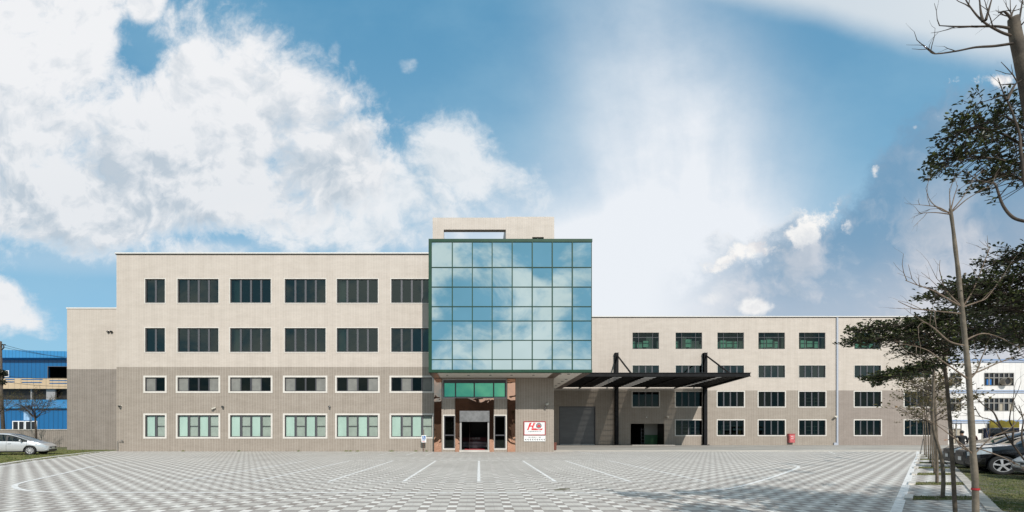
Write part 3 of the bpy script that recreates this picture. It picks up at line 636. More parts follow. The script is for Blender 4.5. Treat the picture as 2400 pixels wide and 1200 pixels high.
wall_face(b,XF0,XJ,-.05,ZF,YR,hl,.16,zs); wall_face(b,XJ,XF1,-.05,ZF,YR,hr,.16,zs,2,0)
b.quad((XF1,YR,-.05),(XF1,90,-.05),(XF1,90,ZF),(XF1,YR,ZF)); b.quad((XF0,YR,ZF),(XF1,YR,ZF),(XF1,90,ZF),(XF0,90,ZF)); 
b.build('wall',[M['tile_light'],M['tile_dark'],tile_mat('tile_taupe',(.285,.24,.21),(.24,.20,.175),(.37,.32,.285),wear=.2)],fac)
b=MB(); b.box(XF0,XF1+.08,YR-.12,YR+.3,ZF+.07,ZF+.19); b.box(XF0,XF1+.05,YR-.07,YR+.28,ZF+.001,ZF+.069,1); b.build('coping',[M['coping'],M['roof_and_cap_shade']],fac)  # dark strip under the cap stands in for the shadow there
for (h,st,sw,ci,ri) in wins:
    o=window(fac,*h,YR,st,sw,4,('glass_teal','glass','glass_dark','glass_dark')[ri])
    if ri==0:
        c_=MB(); w_=h[1]-h[0]; hh=h[3]-h[2]
        for u0,u1,v0,v1 in ((.02,.20,.05,.40),(.26,.46,.05,.34+.2*random.random()),(.5,.73,.08,.30+.3*random.random()),(.79,.97,.03,.42)):
            if random.random()<.85: c_.quad((h[0]+u0*w_,YR+.9,h[2]+.25+v0*hh),(h[0]+u1*w_,YR+.9,h[2]+.25+v0*hh),(h[0]+u1*w_,YR+.9,h[2]+.25+v1*hh),(h[0]+u0*w_,YR+.9,h[2]+.25+v1*hh))
        if c_.f: c_.build('blind',M['bright_sheet'],o)  # added sheets that catch sun and brighten the lower panes, not real blinds
b=MB(); zf=[(.02,4.0),(4.1,7.3),(7.4,10.9),(11.0,ZF-.3)]
for k,(z0,z1) in enumerate(zf):
    bh=[]
    if k==3:
        random.seed(3)
        for ci,(a,c) in enumerate(cols):
            x_=XX(a,YR)-.4
            while x_<XX(c,YR)+1.2:
                w_=random.uniform(.5,1.6); bh.append((x_,x_+w_,13.3,13.3+random.choice((1.1,1.6,2.2)))); x_+=w_+random.uniform(.25,.6)
    room(b,XF0+.2,XF1-.2,YR+.19,YR+(9 if k!=3 else 5),z0,z1,0,1,True,bh)
b.build('interior',[M['ceil'],M['room']],fac)
random.seed(11)
dp=MB(); x=XX(1961,YR); dp.box(x-.105,x+.105,YR-.14,YR-.002,.35,ZF-.01); dp.box(x-.46,x+.105,YR-.15,YR-.004,.0,.34); dp.build('downpipe',M['downpipe'],fac)
b=MB(); b.quad((rd[0],YR+.13,rd[2]),(rd[1],YR+.13,rd[2]),(rd[1],YR+.13,rd[3]),(rd[0],YR+.13,rd[3])); 
for k in range(int((rd[3]-rd[2])/.12)): b.box(rd[0],rd[1],YR+.115,YR+.128,rd[2]+k*.12,rd[2]+k*.12+.02)
ro=b.build('roller_door',M['shutter'],fac)
b=MB(); b.box(rd[0],rd[0]+.09,YR-.01,YR+.11,rd[2],rd[3]); b.box(rd[1]-.09,rd[1],YR-.01,YR+.11,rd[2],rd[3]); b.box(rd[0]+.09,rd[1]-.09,YR-.008,YR+.11,rd[3]-.1,rd[3]); b.build('guide_rail',M['frame'],ro)
b=MB(); b.box(rd[0]+.1,rd[1]-.1,YR+.05,YR+.114,.022,.13); b.build('bottom_rail',M['coping'],ro)
# open doorway: corridor with green dado and a ladder rack
b=MB(); x0,x1,z0,z1=dw; xm=x0+(x1-x0)*.59
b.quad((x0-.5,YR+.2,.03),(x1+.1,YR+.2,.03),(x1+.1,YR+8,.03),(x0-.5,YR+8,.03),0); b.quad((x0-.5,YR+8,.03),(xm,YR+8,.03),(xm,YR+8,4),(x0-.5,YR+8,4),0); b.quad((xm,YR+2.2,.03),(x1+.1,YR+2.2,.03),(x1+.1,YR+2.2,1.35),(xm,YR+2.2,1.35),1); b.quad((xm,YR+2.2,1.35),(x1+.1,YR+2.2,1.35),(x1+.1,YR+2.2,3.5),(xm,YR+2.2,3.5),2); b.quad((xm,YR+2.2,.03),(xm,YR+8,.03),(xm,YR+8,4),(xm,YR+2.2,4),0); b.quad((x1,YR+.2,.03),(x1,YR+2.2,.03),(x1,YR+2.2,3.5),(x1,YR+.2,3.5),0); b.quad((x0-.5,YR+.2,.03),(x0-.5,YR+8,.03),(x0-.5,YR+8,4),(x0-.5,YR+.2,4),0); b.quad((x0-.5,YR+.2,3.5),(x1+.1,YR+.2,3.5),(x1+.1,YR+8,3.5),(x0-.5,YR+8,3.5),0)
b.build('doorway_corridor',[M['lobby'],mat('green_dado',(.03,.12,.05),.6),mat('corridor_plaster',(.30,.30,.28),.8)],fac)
b=MB(); b.prism([(x0-.3,YR-1.5,.008),(x1+.9,YR-1.2,.008),(x1,YR+.1,.008),(x0,YR+.1,.008)],(0,0,.05)); b.build('door_ramp',M['concrete'],fac)
t=thing('ladder','dark ladder leaning inside the open factory doorway','ladder',(xm-.4,YR+1.6,.03))
for s_ in (-.22,.22):
    b=MB(); b.box(xm-.4+s_-.025,xm-.4+s_+.025,YR+1.6,YR+1.64,.03,2.3); b.build('side_rail',M['frame2'],t)
for k in range(5): b=MB(); b.box(xm-.6,xm-.2,YR+1.605,YR+1.635,.25+k*.45,.29+k*.45); b.build('rung',M['frame2'],t)
# shelving seen through the lower windows
sm=mat('pale_shelf_metal',(.5,.6,.56),.5); bm=mat('carton',(.42,.34,.17),.8); bm2=mat('green_carton',(.35,.45,.25),.8)
def shelf(px0,px1,pz0,pz1,label,floor,n=4):
    y=YR+.75; x0,x1=XX(px0,y),XX(px1,y); z1=ZZ(pz0,y); t=thing('storage_shelf',label,'shelf',((x0+x1)/2,y,floor))
    for xx in (x0,(x0+x1)/2,x1):
        b=MB(); b.box(xx-.035,xx+.035,y,y+.06,floor,z1+.1); b.build('upright',sm,t)
    for k in range(n):
        b=MB(); zz=z1-(z1-ZZ(pz1,y))*k/(n-1); b.box(x0+.036,x1-.036,y+.061,y+.5,zz-.05,zz+.03); b.build('shelf_board',sm,t)
shelf(1596,1640,994,1018,'white shelving behind the ground floor window just left of the thick right canopy post',.03)
shelf(1692,1733,998,1015,'low white shelving behind the ground floor window just right of the canopy',.03,3)
shelf(1888,1931,991,1017,'white shelving behind the ground floor window left of the pale downpipe',.03)
shelf(1886,1931,925,949,'white shelving behind the second floor window left of the pale downpipe',4.12)
shelf(2142,2172,990,1016,'white shelving behind the last ground floor window before the trees',.03)
def carton(px0,px1,py0,py1,m,label):
    y=YR+.45; b=MB(); b.box(XX(px0,y),XX(px1,y),y,y+.3,(.03 if py0>960 else 4.12),ZZ(py0,y)); b.box(XX(px0,y)-.012,XX(px1,y)+.012,y-.012,y+.31,ZZ(py0,y)-.08,ZZ(py0,y)+.01); o=b.build('carton',m); return tag(o,label,'box')
carton(1684,1689,1009,1019,bm2,'greenish carton at the left end of the ground floor window beside the canopy')
carton(1731,1741,1006,1019,bm,'brown carton pile at the right end of the ground floor window beside the canopy')
carton(2006,2012,1008,1019,bm2,'greenish carton in the first ground floor window right of the downpipe, left pane')
carton(2037,2047,1013,1019.5,bm,'low brown carton on the sill of the window right of the downpipe')
carton(1636,1640,1015,1019,bm2,'small pale carton on the sill below the white shelving by the canopy post')
# ------------------------------------------------------------ steel canopy
can=thing('steel_canopy','long black steel canopy on tall posts over the factory roller door','canopy',(20,52,0))
YF=46.0; zf=ZZ(882.5,YF); zbk=7.47; xcl=9.0; xfr=XX(1758.5,YF); xbr=XX(1655,YR)
ybk=YR-.05
def cz(y): return zf+(zbk-zf)*(y-YF)/(ybk-YF)
def cxr(y): return xfr+(xbr-xfr)*(y-YF)/(ybk-YF)
hf=ZZ(873.3,YF)-zf
b=MB(); b.prism([(xcl,YF,zf),(xfr,YF,zf),(xfr,YF,zf+hf),(xcl,YF,zf+hf)],(0,.22,0)); b.box(xcl,xfr+.05,YF-.06,YF-.002,zf+hf-.07,zf+hf); b.box(xcl,xfr+.05,YF-.06,YF-.002,zf,zf+.07)
b.prism([(xfr-.22,YF+.23,zf),(xfr,YF+.23,zf),(cxr(ybk),ybk,zbk),(cxr(ybk)-.22,ybk,zbk)],(0,0,hf)); b.build('edge_beam',M['black'],can)
strips=[(1447,1469),(1519,1553),(1688,1712)]           # translucent roof strips, by their front ends
st=[(XX(a,YF),XX(c,YF)) for a,c in strips]
xs=[xcl]
for a,c in st: xs+=[a,c]
xs.append(xfr-.23)
b=MB(); pc=MB()
for i in range(len(xs)-1):
    a,c=xs[i],xs[i+1]; tgt=pc if i%2==1 else b
    sh=lambda x,y: (x if x<xfr-.3 else x+cxr(y)-xfr)
    y0,y1=YF+.23,ybk-.1
    tgt.add([(sh(a,y0),y0,cz(y0)+.17),(sh(c,y0),y0,cz(y0)+.17),(sh(c,y1),y1,cz(y1)+.17),(sh(a,y1),y1,cz(y1)+.17)],((0,1,2,3),))
b.build('roof_deck',M['black'],can)
tr_=bpy.data.materials.new('translucent_sheet'); tr_.use_nodes=True; n_=tr_.node_tree; n_.nodes.remove(n_.nodes['Principled BSDF'])
a_=n_.nodes.new('ShaderNodeBsdfTransparent'); a_.inputs[0].default_value=(.36,.35,.33,1); d_=n_.nodes.new('ShaderNodeBsdfTranslucent'); d_.inputs[0].default_value=(.22,.21,.20,1); m_=n_.nodes.new('ShaderNodeMixShader'); m_.inputs[0].default_value=.6
n_.links.new(a_.outputs[0],m_.inputs[1]); n_.links.new(d_.outputs[0],m_.inputs[2]); n_.links.new(m_.outputs[0],n_.nodes['Material Output'].inputs[0])
pc.build('roof_light',tr_,can)
k=0; y=YF+1.1
while y<ybk-.5:
    b=MB(); z=cz(y)+.165; b.box(xcl,cxr(y)-.25,y-.05,y+.05,z-.05,z); b.build('purlin',M['black'],can); y+=.95
for x in (13.2,17.97,22.0,25.8,29.0):
    b=MB(); sk_=lambda x_,y_: x_+(cxr(y_)-xfr if x_>28.5 else 0)
    y0,y1=YF+.23,ybk-.1; b.prism([(x-.07,y0,cz(y0)),(x+.07,y0,cz(y0)),(sk_(x,y1)+.07,y1,cz(y1)),(sk_(x,y1)-.07,y1,cz(y1))],(0,0,.11)); b.build('rafter',M['black'],can)
for px,xo in ((1445,None),(1652.5,None)):
    yp=YR-.30; x=XX(px,yp); w=.21; zt=ZZ(828,yp)
    b=MB(); b.box(x-w,x+w,yp-.20,yp-.165,.06,zt); b.box(x-w,x+w,yp+.165,yp+.20,.06,zt); b.box(x-.03,x+.03,yp-.165,yp+.165,.06,zt); b.box(x-w-.04,x+w+.04,yp-.23,yp+.23,zt,zt+.05)
    o=b.build('post',M['black'],can); b=MB(); b.box(x-.42,x+.42,yp-.4,yp+.24,.0,.06); 
    for u in (-.33,.33): b.cyl((x+u,yp-.3,.06),(x+u,yp-.3,.13),.05,8)
    b.build('base_plate',M['black'],o)
    b=MB(); a=Vector((x+.05,yp-.2,zt-.35)); e=Vector((x+.02,YF+2.4,cz(YF+2.4)+hf)); 
    if px>1600: e=Vector((XX(1717,48.0),48.0,cz(48)+hf))
    else: e=Vector((XX(1483,48.0),48.0,cz(48)+hf))
    b.tube((a,e),(.10,.10),10); b.box(a.x-.12,a.x+.12,a.y-.05,a.y+.19,a.z-.15,a.z+.15); b.build('tie_rod',M['black'],can)
# ------------------------------------------------------------ signs
t=thing('company_sign','white wall sign with red frame, red letters and a globe emblem on the entrance block','sign',(XX(1252.5,YC),YC,0))
def sp(zx,zy): return (XX(1220+zx/20,YC),YC-.075,ZZ(980+zy/20,YC))
b=MB(); x0,_,z1=sp(180,185); x1,_,z0=sp(1130,765); b.box(x0,x1,YC-.07,YC-.004,z0,z1); b.build('panel',M['white'],t)
b=MB(); b.rect_frame(x0,x1,z0,z1,.065,YC-.10,YC-.003); b.build('frame',M['dkred'],t)
def poly(pts,m,name,d=.006,par=None): b=MB(); P=[sp(*p) for p in pts]; b.prism(P,(0,-d,0)); o=b.build(name,m,par or t); fix_normals(o); return o
poly([(420,222),(520,222),(455,345),(560,345),(600,222),(700,222),(590,478),(730,478),(775,512),(850,528),(920,512),(955,483),(1040,483),(1000,560),(500,560),(535,400),(430,400),(370,560),(283,560)],M['red'],'logo_letters')
b=MB()
for q in ([(398,232),(408,232),(268+50,520),(305,520)],[(660,240),(672,240),(560,500),(548,500)],[(440,560),(452,560),(500,430),(490,430)]): b.prism([(x,YC-.083,z) for x,_,z in (sp(*p) for p in q)],(0,-.003,0))
o=b.build('logo_slit',M['white'],t); fix_normals(o)
cx,_,cz_=sp(850,355); rr=135/20*YC/F
def disc(r,y,m,name,inner=0):
    b=MB(); n=40
    for i in range(n):
        a0,a1=2*math.pi*i/n,2*math.pi*(i+1)/n
        b.quad(*[(cx+q*math.cos(a),y,cz_+q*math.sin(a)) for q,a in ((inner,a0),(r,a0),(r,a1),(inner,a1))] ) if inner else b.add([(cx,y,cz_),(cx+r*math.cos(a0),y,cz_+r*math.sin(a0)),(cx+r*math.cos(a1),y,cz_+r*math.sin(a1))],((0,1,2),))
    return b.build(name,m,t)
disc(rr,YC-.076,M['ink'],'globe')
disc(rr,YC-.079,mat('globe_grey',(.22,.22,.23),.5),'globe_rim',rr*.8)
b=MB()
for k in (-.5,-.25,0,.25,.5):
    w=math.sqrt(max(.05,.6-k*k))*rr; b.box(cx-w,cx+w,YC-.081,YC-.079,cz_+k*rr-.0035,cz_+k*rr+.0035)
    b.box(cx+k*rr-.0035,cx+k*rr+.0035,YC-.0812,YC-.0792,cz_-w,cz_+w)
b.build('globe_grid',M['white'],t)
b=MB(); b.prism([(cx+u*rr,YC-.082,cz_+v*rr) for u,v in ((-.6,-.45),(.6,-.45),(.62,-.15),(.35,.05),(.2,.3),(-.05,.42),(-.3,.1),(-.62,-.1))],(0,-.003,0)); o=b.build('globe_emblem',M['red'],t); fix_normals(o)
xm=sp(655,0)[0]
text('金鎰興業有限公司',.125,(xm,YC-.072,sp(0,628)[2]),M['ink'],t,xs=1.13)
text('HO I INDUSTRIAL CO., LTD.',.05,(xm,YC-.072,sp(0,705)[2]),M['steel_frame'],t,xs=1.25)
t=thing('direction_sign','white wall sign with grey characters and nine left arrows below the red framed sign','sign',(XX(1253,YC),YC,0))
b=MB(); x0,_,z1=sp(160,822); x1,_,z0=sp(1160,1085); b.box(x0,x1,YC-.06,YC-.004,z0,z1); b.build('panel',M['white'],t)
text('辦公室請上二樓',.135,(xm,YC-.062,sp(0,905)[2]),M['ink'],t,xs=1.12)
b=MB()
for k in range(9):
    o=197+k*108.5; b.prism([(x,YC-.062,z) for x,_,z in (sp(o,1004),sp(o+45,968),sp(o+88,968),sp(o+50,1004),sp(o+88,1040),sp(o+45,1040))],(0,-.005,0))
o=b.build('arrow',M['ink'],t); fix_normals(o)
Ys=36.6
t=thing('parking_sign','blue and white wheelchair parking sign on a thin post beside the copper column','sign',(XX(993.2,Ys),Ys,0))
b=MB(); x=XX(993.2,Ys); b.tube([(x,Ys,0),(x,Ys,1.9)],.022,8); b.build('post',M['rust'],t)
s0=(XX(988,Ys),XX(999.1,Ys),ZZ(1037,Ys),ZZ(1020,Ys)); b=MB(); b.box(s0[0],s0[1],Ys-.05,Ys-.028,s0[2],s0[3]); sg=b.build('plate',M['white'],t)
bl=(XX(989.8,Ys),XX(997.6,Ys),ZZ(1030,Ys),ZZ(1021.8,Ys)); b=MB(); b.box(bl[0],bl[1],Ys-.054,Ys-.0505,bl[2],bl[3]); b.build('blue_field',M['sblue'],sg)
cx,cz_=(bl[0]+bl[1])/2,(bl[2]+bl[3])/2; u=(bl[1]-bl[0])/10; b=MB(); y=Ys-.058
def seg(a,c,w):
    a,c=Vector((cx+a[0]*u,y,cz_+a[1]*u)),Vector((cx+c[0]*u,y,cz_+c[1]*u)); n=(c-a).normalized(); n=Vector((-n.z,0,n.x))*w*u/2; b.prism([a+n,c+n,c-n,a-n],(0,-.003,0))
b.cyl((cx-1.4*u,y,cz_+3.6*u),(cx-1.4*u,y-.003,cz_+3.6*u),.8*u,14)
seg((-1.3,2.7),(-1.0,-.3),1.0); seg((-1.2,1.3),(1.2,1.3),.7); seg((-1.0,-.2),(1.6,-.2),.9); seg((1.4,0),(2.5,-2.6),.9); seg((2.3,-2.5),(3.4,-2.1),.8)
for k in range(12):
    a0,a1=R(110+k*20),R(130+k*20); seg((-.5+2.5*math.cos(a0),-1.3+2.5*math.sin(a0)),(-.5+2.5*math.cos(a1),-1.3+2.5*math.sin(a1)),.7)
o=b.build('wheelchair_symbol',M['white'],sg); fix_normals(o)
text('身障者',.085,(x,Ys-.052,ZZ(1032.2,Ys)),M['sblue'],sg,xs=1.05); text('停車位',.085,(x,Ys-.052,ZZ(1035,Ys)),M['red'],sg,xs=1.05)
# ------------------------------------------------------------ wall fixtures
def floodlight(px,py,Y,label,s=.72):
    t=thing('floodlight',label,'floodlight',W(px,py,Y),0,'wall floodlights'); c=W(px,py,Y)
    b=MB(); b.cyl(c+Vector((0,-.002,.06*s)),c+Vector((0,-.05,.06*s)),.06*s,12); b.tube([c+Vector((0,-.05,.06*s)),c+Vector((.03*s,-.16*s,.07*s))],.025*s,8); b.build('bracket',M['cream'],t)
    b=MB(); d=Vector((-.35,-1,-.55)).normalized(); a=c+Vector((.02*s,-.14*s,.06*s)); b.tube([a,a+d*.10*s,a+d*.22*s],[.05*s,.10*s,.15*s],14,cap=True); b.build('lamp_head',M['lens'],t,True)
    b=MB(); e=a+d*.222*s; b.tube([e,e+d*.01],[.125*s,.125*s],14); b.build('lens',M['steel'],t)
def camera(px,py,Y,label,s=1.0,dirx=-1):
    t=thing('security_camera',label,'camera',W(px,py,Y),0,'wall security cameras'); c=W(px,py,Y)
    b=MB(); b.cyl(c+Vector((.05*s,-.002,.12*s)),c+Vector((.05*s,-.04,.12*s)),.07*s,12); b.tube([c+Vector((.05*s,-.04,.12*s)),c+Vector((.05*s,-.20*s,.10*s)),c+Vector((0,-.22*s,.02*s))],.03*s,8); b.build('bracket',M['cream'],t)
    d=Vector((dirx*.75,-.55,-.35)).normalized(); p=c+Vector((0,-.24*s,0)); b=MB(); b.tube([p-d*.2*s,p+d*.22*s],[.085*s,.085*s],12); b.build('housing',M['cream'],t)
    b=MB(); sd=d.cross(Vector((0,0,1))).normalized(); up=sd.cross(d); q=p+up*.10*s; b.prism([q-d*.22*s-sd*.1*s,q+d*.3*s-sd*.1*s,q+d*.3*s+sd*.1*s,q-d*.22*s+sd*.1*s],up*.015); b.build('sunshield',M['cream'],t)
    b=MB(); b.tube([p+d*.221*s,p+d*.235*s],[.06*s,.06*s],12); b.build('lens',M['lens'],t)
floodlight(284.5,952.5,YL,'small black floodlight high on the wall at the left corner of the office block')
floodlight(525,953.5,YL,'small black floodlight on the wall beside the cream camera')
floodlight(774.5,953.5,YL,'small black floodlight alone between the fourth and fifth office windows')
camera(503.5,957,YL,'cream bullet camera on the office wall above the second ground floor window',.75)
camera(1282,948,YC,'cream bullet camera on the entrance block above the company sign',.75)
floodlight(1278.5,955,YC,'black floodlight just below the camera on the entrance block')
camera(1563,978,YR,'cream bullet camera under the canopy by the open doorway',.95,-1)
camera(1956,978,YR,'cream bullet camera beside the pale downpipe',1.1)
t=thing('dome_light','pair of small black round lights on the low left side wing','light',W(259,778,YE))
for px in (255.5,263): 
    c=W(px,778,YE); b=MB(); b.cyl(c+Vector((0,-.002,.04)),c+Vector((0,-.06,.04)),.07,12); b.build('base',M['cream'],t); b=MB(); b.ball(c+Vector((0,-.12,0)),.12,(1,.9,.85),8); b.build('globe',M['lens'],t,True)
t=thing('wall_sensor','tiny white sensor on the shaded wall above the open doorway','sensor',W(1515,978,YR)); c=W(1515,978,YR)
b=MB(); b.ball(c+Vector((0,-.08,0)),.075,(1,.8,1),8); b.build('housing',M['white'],t,True); b=MB(); b.cyl(c+Vector((0,-.002,.03)),c+Vector((0,-.05,.03)),.05,10); b.build('base',M['white'],t)
hc=XX(1854.5,YR); t=thing('hose_cabinet','faded red fire cabinet fixed to the factory wall between two windows','fire cabinet',(hc,YR,.3))
b=MB(); x0,x1,z0,z1=XX(1849.5,YR-.3),XX(1862.5,YR-.3),ZZ(1037.5,YR-.3),ZZ(1017.5,YR-.3); b.box(x0,x1,YR-.36,YR-.003,z0,z1); b.build('body',M['hydrant'],t)
b=MB(); b.box(x0+.04,x1-.04,YR-.385,YR-.361,z0+.05,z1-.09); dr=b.build('door',M['hydrant'],t)
b=MB(); b.box(x0-.04,x1+.04,YR-.42,YR-.003,z1+.001,z1+.05); b.build('lid',M['dkred'],t)
text('消防',.20,((x0+x1)/2,YR-.387,z1-.33),M['white'],dr); text('栓箱',.15,((x0+x1)/2,YR-.387,z1-.58),M['white'],dr)
b=MB(); b.box(x1-.1,x1-.07,YR-.41,YR-.386,z0+.4,z0+.55); b.build('handle',M['ink'],dr)
t=thing('standpipe','thin bent steel standpipe at the foot of the left office corner','pipe',(XX(275,YL),YL-.15,0)); x=XX(275,YL-.15)
b=MB(); b.tube(curve([(x,YL-.15,0),(x,YL-.15,.75),(x+.03,YL-.15,.87),(x+.12,YL-.15,.9),(x+.40,YL-.15,.9)],4),.022,8); b.build('pipe',M['galv'],t)
b=MB(); b.cyl((x+.36,YL-.15,.9),(x+.46,YL-.15,.9),.04,10); b.cyl((x+.40,YL-.15,.82),(x+.40,YL-.15,1.0),.018,8); b.box(x+.33,x+.47,YL-.165,YL-.135,.995,1.015); b.build('tap',M['galv'],t)
t=thing('rusty_bin','rust brown open bin standing against the side of the entrance block','bin',(6.6,39.9,0))
b=MB(); y=39.5; x0=xb+.05; x1=XX(1304.5,y); 
b.prism([(x0,y,.05),(x1,y,.05),(x1,y+.6,.05),(x0,y+.6,.05)],(0,0,.04)); 
b.box(x0,x1,y,y+.03,.09,.72); b.box(x0,x1,y+.57,y+.6,.09,.72); b.box(x0,x0+.03,y+.03,y+.57,.09,.72); b.box(x1-.03,x1,y+.03,y+.57,.09,.72); b.build('body',M['rust'],t)
b=MB(); b.box(x0-.02,x1+.03,y-.03,y-.001,.66,.73); b.build('rim',M['rust'],t)
for xx in (x0+.06,x1-.12):
    b=MB(); b.box(xx,xx+.06,y+.05,y+.55,0,.049); b.build('foot',M['ink'],t)
# ------------------------------------------------------------ trees
def bark(name,a,b_): return mat(name,a,.85,fn=lambda nt,pos: mixc(nt,noise(nt,pos,7,6,.65).smooth(.35,.65),a,b_),bump=lambda nt,pos:(noise(nt,pos,16,4,.55),.006))
M['bark']=bark('bark_pale',(.11,.091,.067),(.185,.154,.116)); M['bark_dark']=bark('bark_dark',(.055,.043,.032),(.115,.09,.065)); M['bark_mid']=bark('bark_mid',(.10,.078,.055),(.17,.135,.10)); M['twig']=bark('twig_bark',(.12,.085,.06),(.20,.155,.115)); M['twig_dark']=bark('twig_dark',(.03,.022,.016),(.075,.055,.04))
def leaf_mat(name,a,b_,c):
    m=bpy.data.materials.new(name); m.use_nodes=True; nt=m.node_tree; p=nt.nodes['Principled BSDF']; p.inputs['Roughness'].default_value=.45; p.inputs['Specular IOR Level'].default_value=.4
    g=nt.nodes.new('ShaderNodeNewGeometry'); r=E(nt,g.outputs['Random Per Island']); col=mixc(nt,r.smooth(.0,.7),a,b_); col=mixc(nt,r.smooth(.86,.95),col,c); nt.links.new(col,p.inputs['Base Color'])
    t=nt.nodes.new('ShaderNodeBsdfTranslucent'); nt.links.new(col,t.inputs[0]); x=nt.nodes.new('ShaderNodeMixShader'); x.inputs[0].default_value=.22
    nt.links.new(p.outputs[0],x.inputs[1]); nt.links.new(t.outputs[0],x.inputs[2]); nt.links.new(x.outputs[0],nt.nodes['Material Output'].inputs[0]); return m
M['leaf']=leaf_mat('almond_leaf',(.014,.022,.008),(.042,.056,.018),(.12,.14,.04))
M['leaf_brown']=leaf_mat('sparse_leaf',(.06,.055,.02),(.12,.10,.035),(.20,.12,.05))
M['leaf_bush']=leaf_mat('dark_bush_leaf',(.012,.016,.008),(.03,.035,.015),(.05,.05,.02))
def rv(s=1.0): return Vector((random.gauss(0,s),random.gauss(0,s),random.gauss(0,s)))
def leaf(b,p,d,l,w,up=None):
    d=d.normalized(); u=(up or Vector((0,0,1)))+rv(.55); s=d.cross(u)
    if s.length<1e-3: s=Vector((1,0,0))
    s=s.normalized()*w/2; n=s.cross(d).normalized()*l*.12
    b.add((p,p+d*l*.38+s*.75+n,p+d*l*.78+s*.8+n,p+d*l,p+d*l*.78-s*.8+n,p+d*l*.38-s*.75+n),((0,1,2,3),(0,3,4,5)))
def branch(tw,lv,p,d,L,r,depth,spread=.55,up=.12,leafn=0,ll=.06,zmax=None,kids=(3,4),flat=.6):
    """a recursive twig with kinks; leaves in rosettes at the ends"""
    n=max(3,int(L/.16)); pts=[p]; q=p.copy(); dd=d.normalized()
    for i in range(n):
        dd=(dd+rv(.13)+Vector((0,0,up*.12))).normalized(); q=q+dd*(L/n); pts.append(q)
    tw.tube(pts,[r*(1-.62*i/n) for i in range(n+1)],5 if r>.01 else 4,cap=False)
    if depth>0:
        for k in range(random.randint(*kids)):
            i=random.randint(max(1,n//3),n); a=(pts[i]-pts[i-1]).normalized(); s=rv(1); s.z*=flat
            branch(tw,lv,pts[i],(a+s.normalized()*spread*1.3),L*random.uniform(.45,.75),r*(1-.62*i/n)*.72,depth-1,spread,up,leafn,ll,zmax,kids,flat)
    if lv is not None and leafn and depth<=1:
        for i in range(1,len(pts)):
            for k in range(leafn if i==len(pts)-1 else max(1,leafn//3)):
                s=rv(1); s.z=abs(s.z)*.5; leaf(lv,pts[i]+rv(.012),dd*.5+s.normalized(),ll*random.uniform(.6,1.15),ll*.5)
def pl(pts,Y,dy=0.0): return [W(p[0],p[1],Y+(p[2] if len(p)>2 else 0)+dy*i) for i,p in enumerate(pts)]
def twigs(tw,specs,Y,r0,m=1.0):
    for s in specs:
        P=curve(pl(s,Y,random.uniform(-.05,.05)),5); n=len(P); tw.tube(P,[r0*m*(1-.7*i/(n-1)) for i in range(n)],5,cap=False)
        for k in range(random.randint(2,4)):
            i=random.randint(n//3,n-1); a=(P[i]-P[i-1]).normalized(); 
            branch(tw,None,P[i],a+rv(.5),random.uniform(.12,.34),r0*.40,1,.5,.2,kids=(1,2))

# T1: the pale bare trunk in front
TY=4.6
t=thing('street_tree','pale slim bare tree trunk with a red ribbon, nearest the camera beside the kerb','tree',(G(2287,1233).x,G(2287,1233).y,0))
b=MB(); P=curve([G(2288,1015+EYE*F/TY),*pl([(2286,1150),(2281,1070),(2276,980),(2270,880),(2262,800),(2254,720),(2246,640),(2240,590),(2233,530),(2227,488)],TY)],6); n=len(P)
b.tube(P,[0.030-.0175*(i/n)**1.1+.0012*math.sin(i*.8) for i in range(n)],12); b.build('trunk',M['bark'],t,True)
b=MB(); p=W(2286,1146,TY); b.tube([p-Vector((0,0,.011)),p+Vector((0,0,.011))],.0335,14,cap=False); b.build('ribbon',M['dkred'],t)
tw=MB()
twigs(tw,[[(2268,888),(2240,868),(2203,842),(2176,822),(2148,812)],[(2270,880),(2300,868),(2340,850),(2372,838),(2410,826)],[(2272,890),(2290,868),(2300,840),(2312,815)],
 [(2254,719),(2215,697),(2187,681),(2150,668),(2122,657)],[(2254,735),(2215,731),(2176,727),(2140,722),(2105,706)],[(2256,719),(2275,690),(2290,657),(2305,620),(2321,578)],[(2258,719),(2290,708),(2311,699),(2330,675),(2349,647)],
 [(2258,800),(2300,782),(2340,790),(2390,815)],[(2249,714),(2225,690),(2212,670),(2202,632)],[(2262,810),(2225,800),(2190,770),(2165,755),(2150,768)]],TY,.0095)
twigs(tw,[[(2227,498),(2205,492),(2180,470),(2170,442)],[(2226,500),(2200,486),(2175,482),(2155,480)],[(2226,502),(2190,498),(2152,500)],[(2227,490),(2226,465),(2225,442)],[(2229,490),(2236,462),(2245,434)],[(2230,495),(2252,468),(2268,445),(2280,424)],[(2231,497),(2262,470),(2285,455),(2307,440)]],TY,.0068)
twigs(tw,[[(2281,1066),(2255,1042),(2225,1018),(2195,996),(2172,984)],[(2281,1062),(2252,1046),(2236,1022),(2225,1005)],[(2284,1064),(2305,1042),(2330,1022),(2368,1003),(2410,958)],[(2290,1050),(2330,1064),(2365,1078),(2410,1103)]],TY,.0076)
tw.build('branches',M['twig'],t,True)

